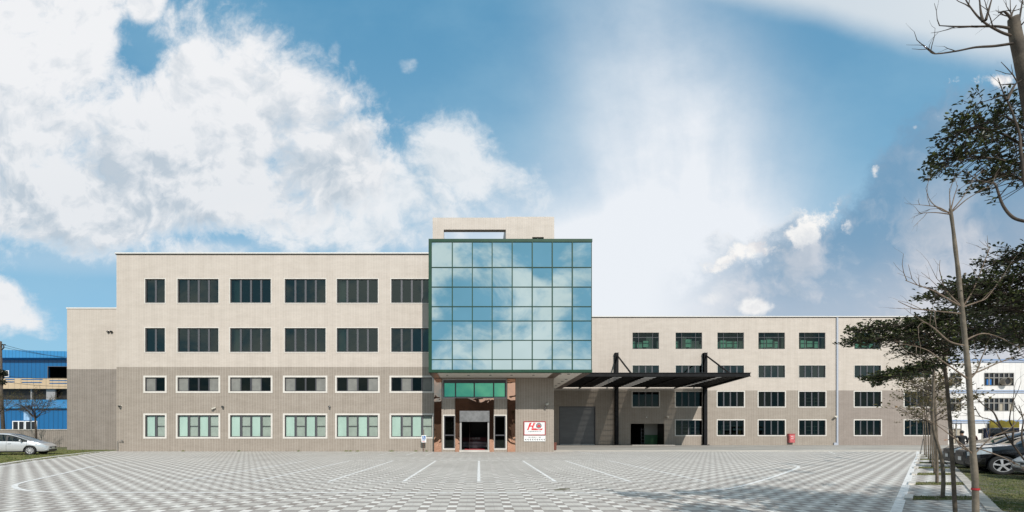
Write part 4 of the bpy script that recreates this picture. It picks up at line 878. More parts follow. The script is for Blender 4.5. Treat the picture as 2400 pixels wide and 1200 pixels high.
# T2: the pruned trunk at the upper right edge
TZ=4.4
bx=G(2500,1015+EYE*F/TZ)
t=thing('street_tree','thick pruned tree trunk with bare limbs at the upper right edge of the frame','tree',(bx.x,bx.y,0))
b=MB(); P=curve([bx,*pl([(2490,900),(2465,600),(2430,330),(2408,205),(2393,135),(2381,85),(2375,42)],TZ)],6); n=len(P)
b.tube(P,[.080-.040*i/n for i in range(n)],12); b.build('trunk',M['bark_dark'],t,True)
tw=MB()
twigs(tw,[[(2378,86),(2345,75),(2303,50),(2275,18),(2258,-10)],[(2372,68),(2340,62),(2292,62),(2240,62),(2202,60)],[(2372,102),(2330,108),(2285,111),(2240,120),(2192,126),(2178,119)],[(2303,50),(2298,25),(2295,-10)],[(2380,90),(2390,40),(2398,-10)],[(2376,85),(2370,40),(2382,12)],[(2374,50),(2355,28),(2340,30)],[(2376,70),(2392,60),(2410,40)],[(2310,48),(2318,20),(2326,-8)]],TZ,.013)
twigs(tw,[[(2402,432),(2392,350),(2388,310),(2360,235),(2342,222)],[(2360,235),(2375,205),(2384,192)],[(2410,520),(2375,510),(2350,480),(2333,433),(2318,428),(2290,422)]],TZ,.016)
tw.build('branches',M['twig_dark'],t,True)

def pad(tw,lv,spine,Y,h,n,ll,dep=.5,r=.018,rise=.12,L=(.08,.23),per=7,thin=.25):
    """a flat leafy layer of a terminalia crown: sprays along a limb, rosettes of leaves at their ends"""
    P=curve(pl(spine,Y),8); N=len(P); tw.tube(P,[r*(1-.75*i/(N-1)) for i in range(N)],6,cap=False)
    out=(P[-1]-P[0]).normalized()
    for k in range(n):
        t_=random.random()**.85; i=min(N-2,int(t_*(N-1))); p=P[i]+(P[i+1]-P[i])*random.random()
        amp=h*(thin+(1-thin)*(1-t_)) ; s=Vector((0,random.uniform(-dep,dep)*(1.1-t_*.6),random.gauss(.12,.42)*amp))
        q=p+s; e=q+(out*random.uniform(.2,1.0)+rv(.35)+Vector((0,0,rise))).normalized()*random.uniform(*L)*Y/6.8
        tw.tube([p+s*.15,p+s*.7,q,e],[.005,.0045,.0035,.002],4,cap=False)
        for j in range(per):
            f=random.random()**.6; c=q+(e-q)*f+rv(.018); d=(e-q).normalized()*.5+rv(.55); d.z=abs(d.z)*.55
            leaf(lv,c,d,ll*Y*.122*random.uniform(.65,1.25),ll*Y*.066*random.uniform(.8,1.2))
# T3: leafy terminalia behind the pale trunk
T3=7.2; bx=G(2241,1015+EYE*F/T3)
t=thing('leafy_tree','dark trunked tree with flat layers of dark green leaves reaching left over the paving','tree',(bx.x,bx.y,0))
b=MB(); P=curve([bx,*pl([(2236,1150),(2231,1060),(2226,980),(2219,900),(2213,845),(2222,790),(2240,720),(2262,640)],T3)],6); n=len(P)
b.tube(P,[.030-.014*i/n for i in range(n)],10); b.build('trunk',M['bark_dark'],t,True)
tw=MB(); lv=MB()
pad(tw,lv,[(2222,822),(2150,810),(2090,799),(2040,797),(2000,803)],T3,.10,150,.070,.5)
pad(tw,lv,[(2230,805),(2170,790),(2120,776),(2065,770),(2015,775)],T3,.11,150,.070,.5)
pad(tw,lv,[(2225,832),(2190,826),(2150,824)],T3,.06,50,.070,.4)
pad(tw,lv,[(2216,852),(2180,862),(2140,874),(2100,883),(2060,888)],T3,.08,170,.075,.35,thin=.6)
pad(tw,lv,[(2235,760),(2205,752),(2180,758),(2155,772)],T3,.18,170,.075,.5,thin=.6)
pad(tw,lv,[(2235,800),(2260,795),(2300,800),(2350,812)],T3,.22,140,.075,.6,thin=.6)
pad(tw,lv,[(2240,765),(2290,772),(2340,775),(2410,795)],T3,.26,190,.075,.6,thin=.6)
pad(tw,lv,[(2250,730),(2300,738),(2350,740),(2420,748)],T3,.17,110,.075,.6,thin=.6)
cr=lv.build('crown',M['leaf'],t); tw.build('limbs',M['twig_dark'],t,True)
# T4: leafy crown entering from the right edge
T4=4.8; bx=G(2505,1015+EYE*F/T4)
t=thing('leafy_tree','dark leafy crown in tiers entering from the right edge above the parked cars','tree',(bx.x,bx.y,0))
b=MB(); P=curve([bx,*pl([(2500,1000),(2490,700),(2480,450),(2470,330),(2460,240)],T4)],6); n=len(P); b.tube(P,[.055-.03*i/n for i in range(n)],10); b.build('trunk',M['bark_dark'],t,True)
tw=MB(); lv=MB()
pad(tw,lv,[(2475,360),(2400,340),(2340,310),(2280,300),(2235,315)],T4,.28,125,.085,.4,thin=.75)
pad(tw,lv,[(2475,390),(2400,388),(2330,372),(2270,368),(2220,378)],T4,.26,125,.085,.4,thin=.7)
pad(tw,lv,[(2475,400),(2410,420),(2360,412),(2318,418)],T4,.22,75,.085,.4,thin=.6)
pad(tw,lv,[(2470,330),(2400,300),(2360,275),(2325,268)],T4,.22,55,.085,.35,thin=.8)
pad(tw,lv,[(2482,668),(2400,655),(2330,662),(2260,680),(2185,695)],T4,.13,180,.078,.4,thin=.6)
pad(tw,lv,[(2482,625),(2420,606),(2380,605),(2335,610)],T4,.11,80,.078,.4,thin=.7)
pad(tw,lv,[(2482,700),(2400,690),(2320,688),(2240,705)],T4,.14,180,.078,.4,thin=.7)
pad(tw,lv,[(2485,745),(2420,735),(2350,722),(2300,722)],T4,.17,140,.078,.4,thin=.7)
pad(tw,lv,[(2485,820),(2440,795),(2400,785),(2370,778)],T4,.18,90,.078,.4,thin=.7)
twigs(tw,[[(2496,1150),(2420,1098),(2372,1040),(2345,1003),(2322,984),(2298,976),(2284,952)],[(2352,1014),(2340,990),(2328,966),(2306,950),(2290,935)],[(2372,1040),(2374,1005),(2366,985),(2372,945)],[(2420,1098),(2395,1030),(2398,985),(2388,950)]],T4,.011)
lv.build('crown',M['leaf'],t); tw.build('limbs',M['twig_dark'],t,True)

# the row of slim trees down the planting strips
row=[([(2209,1168),(2211,1120),(2206,1070),(2197,1040),(2189,1012),(2186,970),(2188,900),(2190,860)],.078,'slim tree with a bent trunk in the nearest planted strip behind the big trees'),
 ([(2196,1134),(2196,1080),(2195,1020),(2192,950),(2188,880),(2186,850)],.075,'straight slim tree in the second planted strip beside the bent one'),
 ([(2190,1111),(2190,1050),(2188,990),(2186,930),(2184,890)],.062,'slim tree in the third planted strip from the camera'),
 ([(2185,1096),(2185,1040),(2184,980),(2181,920)],.058,'slim tree in the fourth planted strip from the camera'),
 ([(2180,1085),(2181,1040),(2182,980),(2180,925)],.055,'slim tree in the fifth planted strip from the camera'),
 ([(2176,1077),(2176,1030),(2172,975),(2171,930)],.06,'slim tree in the third last planted strip'),
 ([(2171,1071),(2170,1030),(2168,985),(2166,940)],.06,'slim tree in the second last planted strip'),
 ([(2167,1066),(2166,1030),(2163,990),(2160,945)],.06,'farthest slim tree of the row, tied to a leaning stake')]
for k,(pts,r,lab) in enumerate(row):
    p0=G(*pts[0]); Yt=p0.y; t=thing('row_tree',lab,'tree',p0,0,'slim trees along the planting strips')
    P=curve([p0]+pl(pts[1:],Yt),5); n=len(P); sc=Yt/F
    b=MB(); b.tube(P,[max(.012,r*.52*(1-.5*i/n)) for i in range(n)],8); b.build('trunk',M['bark_mid'],t,True)
    tw=MB(); lv=MB()
    for j in range(9 if k>1 else 11):
        i=random.randint(int(n*.62),n-1); a=random.uniform(0,6.28); L=random.uniform(.9,1.7)*(.8+.2*(Yt/20)); 
        branch(tw,lv,P[i],Vector((math.cos(a),math.sin(a)*.6,.55)),L*.62,r*.17,2,.55,.05,(3 if k>1 else 1),.075+.0015*Yt,None,(2,4),.45)
    tw.build('branches',M['twig_dark'],t,True)
    if lv.f: lv.build('crown',M['leaf_brown'],t)
    if k==7:
        b=MB(); b.tube([G(2157,1064),W(2164,1028,Yt)],.025,6); b.build('stake',M['galv'],t)
# bare trees on the lawn at the left
def bare_tree(px,pyb,pyt,Yt,label,spread,L,n0=9,lean=0):
    base=Vector((XX(px,Yt),Yt,0)); t=thing('bare_tree',label,'tree',base); top=W(px-2+lean,pyt,Yt)
    b=MB(); b.tube(curve([base,base.lerp(top,.5)+Vector((.03,0,0)),top],5),[.095-.003*i for i in range(11)],8); b.build('trunk',M['twig_dark'],t,True)
    tw=MB(); lv=MB()
    for j in range(n0):
        a=j*2*math.pi/n0+random.uniform(-.3,.3); branch(tw,lv,top-Vector((0,0,random.uniform(0,.3))),Vector((math.cos(a)*spread,math.sin(a)*spread*.6,.75)),L*random.uniform(.8,1.15),.035,3,.5,.15,1,.10,None,(3,4),.45)
    branch(tw,lv,top,Vector((0,0,1)),L*1.0,.035,3,.45,.2,1,.10,None,(3,4),.5)
    tw.build('branches',M['twig_dark'],t,True); lv.build('crown',M['leaf_brown'],t)
bare_tree(84.5,1040,975,42.0,'small bare spreading tree on the lawn behind the silver car',1.25,1.75)
bare_tree(-6,1040,968,43.0,'small bare tree at the left edge by the leaning pole',1.2,1.7,lean=2)
# ------------------------------------------------------------ vehicles
def interp(T,x):
    for i in range(len(T)-1):
        if T[i][0]<=x<=T[i+1][0]:
            t=(x-T[i][0])/(T[i+1][0]-T[i][0]+1e-9); return T[i][1]+(T[i+1][1]-T[i][1])*t
    return T[-1][1] if x>T[-1][0] else T[0][1]
def sm(T,x,w=.10): return sum(interp(T,x+w*k/4) for k in range(-4,5))/9
def car_paint(name,c,rough=.25,metal=.0):
    m=mat(name,c,rough,metal,.5); p=m.node_tree.nodes['Principled BSDF']; p.inputs['Coat Weight'].default_value=.8; p.inputs['Coat Roughness'].default_value=.04; return m
M['tyre']=mat('tyre_rubber',(.018,.018,.019),.85); M['rim']=mat('alloy_rim',(.72,.72,.73),.35,.55); M['cartrim']=mat('car_black_trim',(0.012,.012,.013),.5); M['lamp']=mat('headlamp',(.55,.58,.60),.12,.3); M['plate']=mat('number_plate',(.6,.6,.58),.5)
M['carglass']=glass_mat('car_glass',(.42,.46,.44),1.6); M['carglass_dark']=glass_mat('car_glass_dark',(.05,.06,.07),1.6); M['cabin']=mat('cabin_lining',(.045,.045,.047),.8)
def car(label,loc,rz,sp,paint,glass,group='cars parked on grass',spokes=9):
    t=thing('parked_car',label,'car',loc,rz,group); L,wb,fo,wr=sp['L'],sp['wb'],sp['fo'],sp['wr']
    top,belt,low,hw,cow,rf,rr=sp['top'],sp['belt'],sp['low'],sp['hw'],sp['cowl'],sp['roof_front'],sp['roof_rear']
    xs=[0,.015,.04,.08,.13,.2]+[.3+.085*i for i in range(int((L-.6)/.085)+1)]
    xs+=[L-.2,L-.12,L-.06,L-.02,L]
    doors=[cow+.12,cow+.12+1.12,cow+.12+2.1]
    for d in doors: xs+=[d-.006,d+.006]
    pill=[doors[1]-.055,doors[1]+.055,rf+.02,rr-.05,doors[2]-.05,doors[2]+.05]; xs=sorted(set(xs+pill)); ys=[]
    vs=[];NP=17
    for x in xs:
        zl,zb,zt,w=sm(low,x,.06),sm(belt,x,.14),sm(top,x,.16),sm(hw,x,.08); zt=max(zt,zb+.012); g=zt-zb; h=zb-zl
        wt=.945*w-.30*g; 
        half=[(0,zl),(.55*w,zl),(.88*w,zl+.02),(.975*w,zl+.10*h+.02),(w,zl+.32*h),(1.0*w,zl+.55*h),(.992*w,zl+.72*h),(.975*w,zl+.88*h),(.945*w,zb),
              (.945*w-.30*g*.30,zb+g*.30),(.945*w-.30*g*.62,zb+g*.62),(wt,zb+g*.86),(wt-.05,zb+g*.93),(.82*wt-.02,zb+g*.968),(.55*wt,zb+g*.99),(.28*wt,zb+g*.998),(0,zt)]
        vs+=[(L/2-x,-y,z) for y,z in half]+[(L/2-x,y,z) for y,z in half[-2:0:-1]]
    RN=2*(NP-1); fs=[];mi=[]
    for i in range(len(xs)-1):
        x=(xs[i]+xs[i+1])/2; g=sm(top,x,.16)-sm(belt,x,.14)
        for k in range(RN):
            k2=(k+1)%RN; fs.append((i*RN+k,(i+1)*RN+k,(i+1)*RN+k2,i*RN+k2)); kk=k if k<NP-1 else RN-1-k
            m=0; seam=any(abs(x-d)<.006 for d in doors)
            if kk<3: m=2
            elif 8<=kk<=10 and g>.14 and cow+.10<x<L-.35: m=1 if not(doors[1]-.055<x<doors[1]+.055) and not(len(doors)>2 and doors[2]-.05<x<doors[2]+.05) else 2
            elif kk>=12 and cow<x<rf+.02: m=1
            elif kk>=12 and rr<x<L-.12 and g>.2: m=1
            elif seam and 3<=kk<=8 and x<L-.9: m=2
            elif kk==3 and 1.2<x<L-1.0: m=2 if sp.get('sill') else 0
            if .04<x<.62 and kk in(6,7) and m==0: m=3
            if x<.10 and kk>=8: m=2 if sp.get('grille') else 0
            if L-.25<x<L-.02 and kk in(6,7): m=4
            mi.append(m)
    fs.append(tuple(range(RN))); mi.append(2 if sp.get('grille') else 0); fs.append(tuple((len(xs)-1)*RN+k for k in range(RN-1,-1,-1))); mi.append(0)
    mats=[paint,glass,M['cartrim'],M['lamp'],M['red']]
    me=bpy.data.meshes.new('body'); me.from_pydata(vs,[],fs); [me.materials.append(m) for m in mats]; me.polygons.foreach_set('material_index',mi); o=bpy.data.objects.new('body',me); COL.objects.link(o)
    bm=bmesh.new(); bm.from_mesh(me); bmesh.ops.recalc_face_normals(bm,faces=bm.faces); bm.to_mesh(me); bm.free()
    cut=MB(); W0=max(h for _,h in hw)
    wx=[L/2-fo,L/2-fo-wb]
    for x in wx:
        for s in (-1,1): cut.cyl((x,s*(W0-.27),wr),(x,s*(W0+.2),wr),wr+.055,40)
    c=cut.build('cutter',M['cartrim'],None); fix_normals(c)
    md=o.modifiers.new('arch','BOOLEAN'); md.object=c; md.solver='EXACT'; md.operation='DIFFERENCE'
    try: md.material_mode='TRANSFER'
    except Exception: pass
    dg=bpy.context.evaluated_depsgraph_get(); m2=bpy.data.meshes.new_from_object(o.evaluated_get(dg)); bpy.data.objects.remove(o); bpy.data.objects.remove(c)
    names=[m.name for m in m2.materials]; idx={}
    for i,nm in enumerate(names): idx[i]={paint.name:0,glass.name:1,M['cartrim'].name:2,M['lamp'].name:3,M['red'].name:4}.get(nm,2)
    parts={}
    for p in m2.polygons:
        k=idx[p.material_index]; c_=p.center
        if k==1: key=('side_window',) if abs(p.normal.y)>.62 else (('windshield',) if c_.x>0 else ('rear_window',))
        elif k==3: key=('headlight',c_.y>0)
        elif k==4: key=('tail_light',c_.y>0)
        else: key=('body',)
        parts.setdefault(key,[]).append(p)
    bo=None
    for key,ps in sorted(parts.items()):
        b=MB()
        for p in ps: b.add([m2.vertices[i].co for i in p.vertices],(tuple(range(len(p.vertices))),),{0:0,2:1}.get(idx[p.material_index],0))
        mm={'body':[paint,M['cartrim']],'headlight':M['lamp'],'tail_light':M['red']}.get(key[0],glass)
        q=b.build(key[0],mm,t,True,True); bm=bmesh.new(); bm.from_mesh(q.data); bmesh.ops.remove_doubles(bm,verts=bm.verts,dist=1e-4); bm.to_mesh(q.data); bm.free()
        if key[0]=='body': bo=q
    for s in (-1,1):
        for x in wx:
            h=thing('wheel','','',(x,s*(W0-.115),wr)); 
            for k_ in ('label','category'): del h[k_]
            h.parent=t
            b=MB(); prof=[(wr*.66,-.10),(wr*.80,-.115),(wr*.95,-.105),(wr,-.07),(wr,.07),(wr*.95,.105),(wr*.80,.115),(wr*.66,.10)]; n=40
            for i in range(n):
                a0,a1=2*math.pi*i/n,2*math.pi*(i+1)/n
                for j in range(len(prof)-1):
                    (r0,y0),(r1,y1)=prof[j],prof[j+1]; b.add([(r0*math.cos(a0),y0,r0*math.sin(a0)),(r1*math.cos(a0),y1,r1*math.sin(a0)),(r1*math.cos(a1),y1,r1*math.sin(a1)),(r0*math.cos(a1),y0,r0*math.sin(a1))],((0,1,2,3),))
            b.build('tyre',M['tyre'],h,True,True)
            b=MB(); ri=wr*.67
            for i in range(n):
                a0,a1=2*math.pi*i/n,2*math.pi*(i+1)/n
                for (r0,y0),(r1,y1) in (((ri,s*.11),(ri*.93,s*.11)),((ri*.93,s*.11),(ri*.90,s*.07)),((ri*.90,s*.07),(ri*.90,-s*.05))):
                    b.add([(r0*math.cos(a0),y0,r0*math.sin(a0)),(r1*math.cos(a0),y1,r1*math.sin(a0)),(r1*math.cos(a1),y1,r1*math.sin(a1)),(r0*math.cos(a1),y0,r0*math.sin(a1))],((0,1,2,3),))
            for k in range(spokes):
                a=2*math.pi*k/spokes+.2
                mt=Matrix.Rotation(-a,4,'Y'); hw0=.020 if spokes>6 else .032
                b.add([mt@Vector(v) for v in ((.03,s*.105,-hw0*.7),(ri*.93,s*.098,-hw0*1.25),(ri*.93,s*.098,hw0*1.25),(.03,s*.105,hw0*.7),(.03,s*.06,-hw0*.7),(ri*.93,s*.06,-hw0*1.25),(ri*.93,s*.06,hw0*1.25),(.03,s*.06,hw0*.7))],((0,1,2,3),(0,4,5,1),(3,2,6,7),(4,7,6,5)))
            b.cyl((0,s*.05,0),(0,s*.112,0),.052,14); r_=b.build('rim',M['rim'],h,False,True)
            b=MB(); b.cyl((0,-s*.01,0),(0,s*.02,0),ri*.9,24); b.build('brake_disc',M['cartrim'],h,False,True)
        # mirror, handles
        xm=L/2-cow-.42; zm=sm(belt,cow+.42)+.09; wm=sm(hw,cow+.42)
        b=MB(); b.ball((xm,s*(wm+.10),zm),.11,(.55,1.0,.72),8); b.box(xm-.03,xm+.03,min(s*(wm-.07),s*(wm+.03)),max(s*(wm-.07),s*(wm+.03)),zm-.07,zm-.03); b.build('mirror',paint,t,True,True)
        for d in doors[1:]:
            xd=L/2-d+.16; wd_=sm(hw,d)
            b=MB(); b.box(xd-.09,xd+.09,min(s*(wd_-.01),s*(wd_+.03)),max(s*(wd_-.01),s*(wd_+.03)),sm(belt,d)-.17,sm(belt,d)-.135); b.build('door_handle',paint,t,False,True)
        b=MB(); fx=.14; b.ball((L/2-.10,s*.60*1.0,sm(low,.1)+.16),.075,(.8,1,.8),8); b.build('fog_lamp',M['lamp'],t,True,True)
    b=MB(); b.box(L/2-.05,L/2+.012,-.48,.48,sm(low,.1)+.06,sm(low,.1)+.17); b.build('lower_grille',M['cartrim'],t,False,True)
    b=MB(); b.box(L/2-.04,L/2+.012,-.42,.42,sm(belt,0)-.09,sm(belt,0)+.0); b.build('grille',M['cartrim'],t,False,True)
    b=MB(); b.box(L/2+.013,L/2+.022,-.19,.19,sm(low,.1)+.21,sm(low,.1)+.36); b.build('number_plate',M['plate'],t,False,True)
    # seats, visible through the glass
    for x in (.25,-.75):
        for s in (-1,1):
            b=MB(); b.box(x-.25,x+.25,s*.38-.24,s*.38+.24,.42,.58); b.prism([(x-.28,s*.38-.22,.55),(x-.14,s*.38-.22,.55),(x-.26,s*.38-.2,1.12),(x-.36,s*.38-.2,1.12)],(0,.44,0)); b.box(x-.38,x-.29,s*.38-.12,s*.38+.12,1.14,1.32); b.build('seat',M['cabin'],t,False,True)
    return t
MPV=dict(L=4.55,wb=2.75,fo=.92,wr=.325,cowl=.98,roof_front=2.12,roof_rear=3.75,sill=0,
 top=[(0,.60),(.1,.72),(.4,.86),(.8,.97),(.98,1.03),(1.5,1.30),(2.1,1.54),(2.7,1.60),(3.5,1.58),(3.9,1.52),(4.3,1.22),(4.5,1.0),(4.55,.85)],
 belt=[(0,.56),(.1,.68),(.4,.80),(.98,.945),(2,1.0),(3.5,1.04),(4.2,1.06),(4.55,.82)],low=[(0,.26),(.15,.19),(4.4,.20),(4.55,.36)],
 hw=[(0,.52),(.05,.62),(.18,.74),(.45,.82),(.9,.855),(3.6,.86),(4.2,.82),(4.45,.74),(4.55,.60)])
SUV=dict(L=4.68,wb=2.7,fo=.90,wr=.365,cowl=1.18,roof_front=2.15,roof_rear=3.9,sill=1,grille=1,
 top=[(0,.82),(.08,.94),(.4,1.04),(.9,1.10),(1.18,1.13),(1.7,1.46),(2.15,1.65),(2.8,1.70),(3.7,1.67),(4.1,1.58),(4.4,1.30),(4.62,1.08),(4.68,.9)],
 belt=[(0,.78),(.08,.90),(.4,.99),(1.18,1.06),(2,1.09),(3.6,1.14),(4.3,1.16),(4.68,.88)],low=[(0,.34),(.15,.25),(4.5,.27),(4.68,.42)],
 hw=[(0,.60),(.05,.70),(.18,.82),(.45,.90),(.9,.925),(3.7,.925),(4.3,.88),(4.58,.80),(4.68,.66)])
SED=dict(L=4.3,wb=2.6,fo=.86,wr=.31,cowl=1.05,roof_front=1.95,roof_rear=3.2,sill=0,
 top=[(0,.60),(.08,.70),(.4,.84),(.8,.93),(1.05,.98),(1.5,1.25),(1.95,1.42),(2.5,1.47),(3.1,1.44),(3.6,1.25),(4.0,1.1),(4.25,1.0),(4.3,.8)],
 belt=[(0,.56),(.08,.66),(.4,.78),(1.05,.91),(2,.95),(3.4,1.0),(4.1,1.0),(4.3,.78)],low=[(0,.25),(.15,.18),(4.2,.2),(4.3,.36)],
 hw=[(0,.54),(.05,.66),(.18,.77),(.45,.84),(.9,.86),(3.4,.86),(4.0,.82),(4.3,.64)])
def place(sp,px,py,deg,side):
    """location that sets the front wheel on the given side at a ground pixel"""
    g_=G(px,py); W0=max(h for _,h in sp['hw']); v=Matrix.Rotation(R(deg),3,'Z')@Vector((sp['L']/2-sp['fo'],side*(W0-.1),0)); return Vector((g_.x-v.x,g_.y-v.y,0))
P1=car_paint('silver_paint',(.60,.61,.62),.3,.4); P2=car_paint('black_paint',(.004,.004,.006),.2); P3=car_paint('white_paint',(.62,.63,.64),.3); P4=car_paint('dark_blue_paint',(.010,.013,.022),.22); P5=car_paint('grey_silver_paint',(.20,.22,.25),.25,.5)
car('silver people carrier parked on the lawn by the office block',place(MPV,71.5,1066.5,20,-1),R(20),MPV,P1,M['carglass'],'cars parked on grass',10)
B0=180-36; pb=place(SUV,2348,1113,B0,1)
car('black sport utility car with five spoke alloy wheels behind the pale tree trunk',pb,R(B0),SUV,P2,M['carglass_dark'],'cars parked on grass',5)
car('dark blue car just beyond the black sport utility car',pb+Vector((2.15,2.45,0)),R(B0),SUV,P4,M['carglass_dark'],'cars parked on grass',5)
car('grey car third in the row, only its nose showing beyond the dark ones',pb+Vector((4.1,4.9,0)),R(B0),SED,P5,M['carglass_dark'],'cars parked on grass',7)
car('white car nearest the camera at the right edge of the turf parking',place(SED,2508,1131,B0,1),R(B0),SED,P3,M['carglass_dark'],'cars parked on grass',7)
# truck with a yellow tarpaulin standing by the white factory
ty=36.0; tx=XX(2350,ty); t=thing('truck','dark blue truck with a yellow tarpaulin on top beside the white factory','truck',(tx,ty,0)); tb=car_paint('truck_blue',(.010,.016,.05),.4)
b=MB(); x0,x1=tx-.9,tx+.9; b.prism([(x0,ty,.75),(x1,ty,.75),(x1,ty,1.55),(x1-.1,ty+.05,2.02),(x0+.1,ty+.05,2.02),(x0,ty,1.55)],(0,1.9,0)); b.build('cab',tb,t)
b=MB(); b.quad((x0+.12,ty-.012,1.35),(x1-.12,ty-.012,1.35),(x1-.2,ty+.02,1.95),(x0+.2,ty+.02,1.95)); b.build('windshield',M['carglass_dark'],t)
b=MB(); b.box(x0+.05,x1-.05,ty-.06,ty-.003,.55,.95); b.build('bumper',M['cartrim'],t)
for xx in (x0+.25,x1-.25): b=MB(); b.ball((xx,ty-.02,1.08),.12,(1,.4,.8),8); b.build('headlight',M['lamp'],t,True)
for xx in (x0-.32,x1+.28): b=MB(); b.box(xx-.13,xx+.13,ty+.02,ty+.09,1.58,1.95); b.tube([(xx,ty+.09,1.8),(xx+(.3 if xx<tx else -.3),ty+.3,1.8)],.02,6); b.build('mirror',M['cartrim'],t)
b=MB(); b.box(x0-.1,x1+.1,ty+1.95,ty+6,.9,2.05); b.build('cargo_bed',tb,t)
b=MB(); xt0,xt1=x0+.25,x1+.1; n=14
for i in range(n):
    for j in range(6):
        f_=lambda u,v:(xt0+(xt1-xt0)*u/n,ty+1.96+4.0*v/6,2.62+.10*math.sin(u*1.3)+.06*math.sin(v*2+u))
        b.quad(f_(i,j),f_(i+1,j),f_(i+1,j+1),f_(i,j+1))
    a,c=f_(i,0),f_(i+1,0); b.quad((a[0],a[1]-.02,2.06),(c[0],c[1]-.02,2.06),c,a)
b.build('tarpaulin',mat('yellow_tarpaulin',(.30,.22,.015),.7,fn=mottled((.26,.20,.02),.4,1.5)),t)
for xx in (x0+.2,x1-.2):
    for yy in (ty+.7,ty+4.6): b=MB(); b.cyl((xx-.13,yy,.42),(xx+.13,yy,.42),.42,20); b.build('wheel',M['tyre'],t)
t.rotation_euler=(0,0,R(-48))
# ------------------------------------------------------------ neighbours
def ribbed(name,c,p=.22,horizontal=False):
    def fn(nt,pos):
        x,y,z=split(nt,pos); v=(x/p).fract(); return mixc(nt,v.lt(.16)*.55+noise(nt,combine(nt,x*.3,z*.3),1.5,4).smooth(.3,.7)*.12,c,tuple(q*.35 for q in c))
    return mat(name,c,.45,fn=fn)
M['blue_wall']=ribbed('blue_ribbed_steel',(.006,.118,.30),.62); M['blue_roof']=ribbed('light_blue_ribbed_steel',(.035,.225,.47),.5); M['cream_tile']=tile_mat('cream_tile',(.58,.43,.27),(.54,.40,.25),(.36,.27,.18),.9,.45)
Y2=62.0
sh=thing('blue_workshop','bright blue ribbed metal workshop with a cream balcony at the far left','workshop',(XX(60,Y2),Y2,0))
def rectw(pa,pb,pt,pbm,Y): return XX(pa,Y),XX(pb,Y),ZZ(pbm,Y),ZZ(pt,Y)
op=rectw(112,200,858.5,888,Y2)
b=MB(); x0,x1=XX(-420,Y2),XX(200,Y2); wall_face(b,x0,x1,ZZ(935,Y2),ZZ(836,Y2),Y2,[op],.3); b.build('upper_wall',M['blue_wall'],sh)
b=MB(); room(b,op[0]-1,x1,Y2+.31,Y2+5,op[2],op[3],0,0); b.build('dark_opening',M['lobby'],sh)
b=MB(); b.rect_frame(op[0]+.06,op[1],op[2]+.06,op[3]-.06,.06,Y2-.05,Y2+.05); b.build('opening_frame',M['frame2'],sh)
b=MB(); zr=ZZ(838,Y2-.8); zt=ZZ(819.5,Y2-.8); b.prism([(x0,Y2-.8,zr),(x1,Y2-.8,ZZ(838.5,Y2-.8)),(x1,Y2-.8,ZZ(824,Y2-.8)),(XX(0,Y2),Y2-.8,zt),(x0,Y2-.8,zt)],(0,.2,0)); b.quad((x0,Y2-.6,zr),(x1,Y2-.6,zr),(x1,Y2-.001,zr-.2),(x0,Y2-.001,zr-.2)); b.build('roof_edge',M['blue_roof'],sh)
b=MB(); x0b=XX(-420,Y2-1.2); a=XX(11,60.8); 
yb=60.8; z0,z1=ZZ(911,yb),ZZ(886.5,yb); sl_=[(XX(p,yb),XX(q,yb),ZZ(r_+1.2,yb),ZZ(r_-1.2,yb)) for p,q,r_ in ((50,100,889.5),(50,98,896.5),(115,170,892),(115,170,898.5),(11,34,889.5),(11,34,895))]
wall_face(b,x0b,XX(200,yb),z0,z1,yb,sl_,.1); b.quad((x0b,yb,z0),(XX(200,yb),yb,z0),(XX(200,yb),Y2,z0),(x0b,Y2,z0)); b.build('balcony',M['cream_tile'],sh)
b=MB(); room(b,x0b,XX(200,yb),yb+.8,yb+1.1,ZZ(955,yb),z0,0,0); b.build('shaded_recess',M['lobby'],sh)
for p,q in ((63,66),(118,121),(100,118)):
    b=MB(); b.box(XX(p,yb),XX(q,yb),yb+.5,yb+.7,ZZ(940,yb),z0); b.build('balcony_post',M['steel_frame'],sh)
y3=56.5; b=MB(); zl0,zl1=ZZ(954.5,y3),ZZ(936,60); b.quad((x0b,y3-.3,zl0-.02),(XX(200,y3),y3-.3,zl0-.02),(XX(200,60),60.6,zl1),(x0b,60.6,zl1)); b.box(x0b,XX(200,y3),y3-.34,y3-.301,zl0-.16,zl0); b.build('lean_to_roof',M['blue_roof'],sh)
wn_=[rectw(30,58,987,1008,y3),rectw(60,87,987,1008,y3)]
b=MB(); wall_face(b,x0b,XX(200,y3),-.05,zl0-.03,y3,wn_,.2); b.build('lean_to_wall',M['blue_wall'],sh)
b=MB(); b.box(XX(56,y3),XX(75,y3),y3-.03,y3-.003,ZZ(985,y3),ZZ(957,y3)); b.build('pale_panel',ribbed('pale_blue_sheet',(.30,.48,.70),.5),sh)
for h in wn_+[rectw(8,21,868.5,883.5,Y2-.01)]:
    yy=y3 if h[3]<6 else Y2; f=MB(); f.rect_frame(h[0]+.08,h[1]-.08,h[2]+.08,h[3]-.08,.10,yy-.05,yy+.12); 
    if yy==y3: f.box((h[0]+h[1])/2-.07,(h[0]+h[1])/2+.07,yy-.04,yy+.1,h[2]+.08,h[3]-.08)
    o=f.build('window',M['white'],sh); p=MB(); p.quad((h[0],yy-.01,h[2]),(h[1],yy-.01,h[2]),(h[1],yy-.01,h[3]),(h[0],yy-.01,h[3])); p.build('pane',M['lens'],o)
b=MB(); b.quad((x0b,Y2+18,0),(x0b,Y2+18,zr),(XX(200,Y2),Y2+18,zr),(XX(200,Y2),Y2+18,0)); b.quad((x0b,Y2-.7,zt-.1),(x1,Y2-.7,ZZ(824,Y2-.8)-.1),(x1,Y2+18,zt+.2),(x0b,Y2+18,zt+.2)); b.build('roof',M['blue_roof'],sh)
